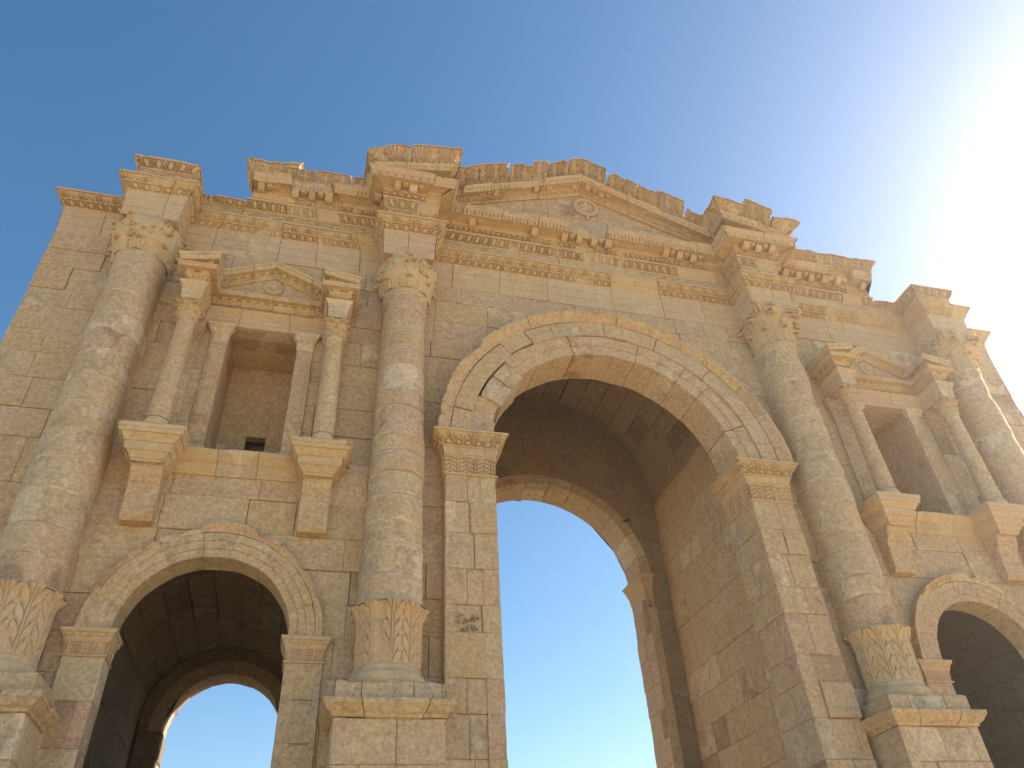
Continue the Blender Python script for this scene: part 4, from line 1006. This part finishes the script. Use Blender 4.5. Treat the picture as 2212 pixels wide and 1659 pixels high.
    NCc = [band(0, 13.68, .03, 13.69, 1, None, .7), band(.03, 13.69, .03, 13.735, 2, P_dent(.085, .035), .8), band(.04, 13.74, .08, 13.79, 3, P_egg(.09, .018), .9), band(.08, 13.79, .085, 13.85, 4, P_dent(.21, .075), .9), band(.085, 13.85, .19, 13.853, 2, None, 1), band(.19, 13.845, .20, 13.85, 1), band(.20, 13.85, .205, 13.92, 4, P_tongue(.07, .014), .6), band(.21, 13.925, .23, 13.95, 1, None, .3)]
    sweep(b, nplan(-.06, -.77, hwr-.02), NCc, ds=.014, back=.16, blk=(.7, 1.3), wear=.02, lostp=.06)
    b.build('niche_cornice', CARVED, niche)
    # pediment: gable in the middle, half gables over the colonnettes
    b = MB(); NS = .45; zn = lambda x: 14.65 - NS*abs(x-cx)
    def nt_(x, y, dz=0): return (x, y, zn(x)+dz)
    NR = [band(0, 0, .03, .01, 1, None, .6), band(.03, .01, .03, .055, 2, P_dent(.075, .03), .7), band(.04, .06, .085, .115, 4, P_egg(.10, .028), .8), band(.085, .115, .09, .185, 4, P_dent(.21, .075), .8), band(.09, .185, .185, .19, 2, None, .9), band(.185, .178, .195, .183, 1), band(.195, .185, .215, .295, 7, P_tongue(.07, .022), .4), band(.225, .30, .245, .345, 1, None, .2)]
    xe = 1.47 - hwr + .02
    sweep(b, [nt_(cx-xe, -.10), nt_(cx, -.10), nt_(cx+xe, -.10)], NR, ds=.014, back=.12, blk=(.5, 1.1), wear=.025, lostp=.08)
    for s2 in (-1, 1):
        h = hwr-.02; xo, xi = cx + s2*(1.47+h), cx + s2*(1.47-h); zo = 13.83; zi = zo + NS*2*h
        if s2 < 0: pth = [(xo, .0, zo), (xo, -.77, zo), (xi, -.77, zi), (xi, -.06, zi)]
        else: pth = [(xi, -.06, zi), (xi, -.77, zi), (xo, -.77, zo), (xo, .0, zo)]
        sweep(b, pth, NR, ds=.014, back=.16, joints=False, wear=.03, lostp=0)
    nped = b.build('niche_pediment', CARVED, ARCH)
    b = MB(); a = np.array([(cx-xe-.1, -.07, 13.8), (cx+xe+.1, -.07, 13.8), (cx+xe+.1, -.07, zn(cx+xe)+.1), (cx, -.07, 14.76), (cx-xe-.1, -.07, zn(cx-xe)+.1)]); a2 = a.copy(); a2[:, 1] = .05
    b.prism([a, a2], .15, .1); b.build('gable_panel', STONE, nped)
    b = MB(); th = np.linspace(0, 2*np.pi, 40, endpoint=False)
    rg = [np.stack([cx + r*np.cos(th), np.full(40, y), 14.38 + r*np.sin(th)], 1) for r, y in ((.22, -.05), (.22, -.10), (.195, -.115), (.175, -.10), (.10, -.10), (.09, -.13), (.05, -.15))]
    b.prism(rg, .12, .1); b.build('roundel', CARVED, nped)

# ------------------------------------------------------------------ ground
def land(name, ys, mat, dz=0.):
    m = MB(); xs = np.concatenate([np.linspace(-3000, -60, 8), np.linspace(-50, 50, 50), np.linspace(60, 3000, 8)])
    X, Y = np.meshgrid(xs, ys, indexing='ij'); Zg = (fbm(np.stack([X*.2, Y*.2, X*0], -1), 3)-.5)*.10*(np.abs(Y-8) > .01) + dz
    m.grid(np.stack([X, Y, Zg], -1), .5, 0, True); g = m.build(name, mat); g['kind'] = 'structure'
land('ground', np.concatenate([np.linspace(-3000, -60, 8), np.linspace(-50, 8, 30)]), GROUND)
land('unseen_rear_ground', np.concatenate([np.linspace(8, 60, 26), np.linspace(80, 3000, 8)]), REAR_DARK)  # unseen ground behind the arch, darkened to cut bounce into the vaults

# ------------------------------------------------------------------ thin scattering volume, added to imitate veiling lens glare
hz = MB(); hz.box(-3050, 3050, -3050, 3050, -1.5, 24.)
hm_ = bpy.data.materials.new('veiling_glare_volume'); hm_.use_nodes = True; t_ = hm_.node_tree; t_.nodes.clear()
pv = t_.nodes.new('ShaderNodeVolumePrincipled'); pv.inputs['Color'].default_value = (.97, .96, .94, 1); pv.inputs['Density'].default_value = .0009; pv.inputs['Anisotropy'].default_value = .74
mo = t_.nodes.new('ShaderNodeOutputMaterial'); t_.links.new(pv.outputs[0], mo.inputs['Volume'])
h_ = hz.build('glare_veil', hm_); h_['kind'] = 'stuff'
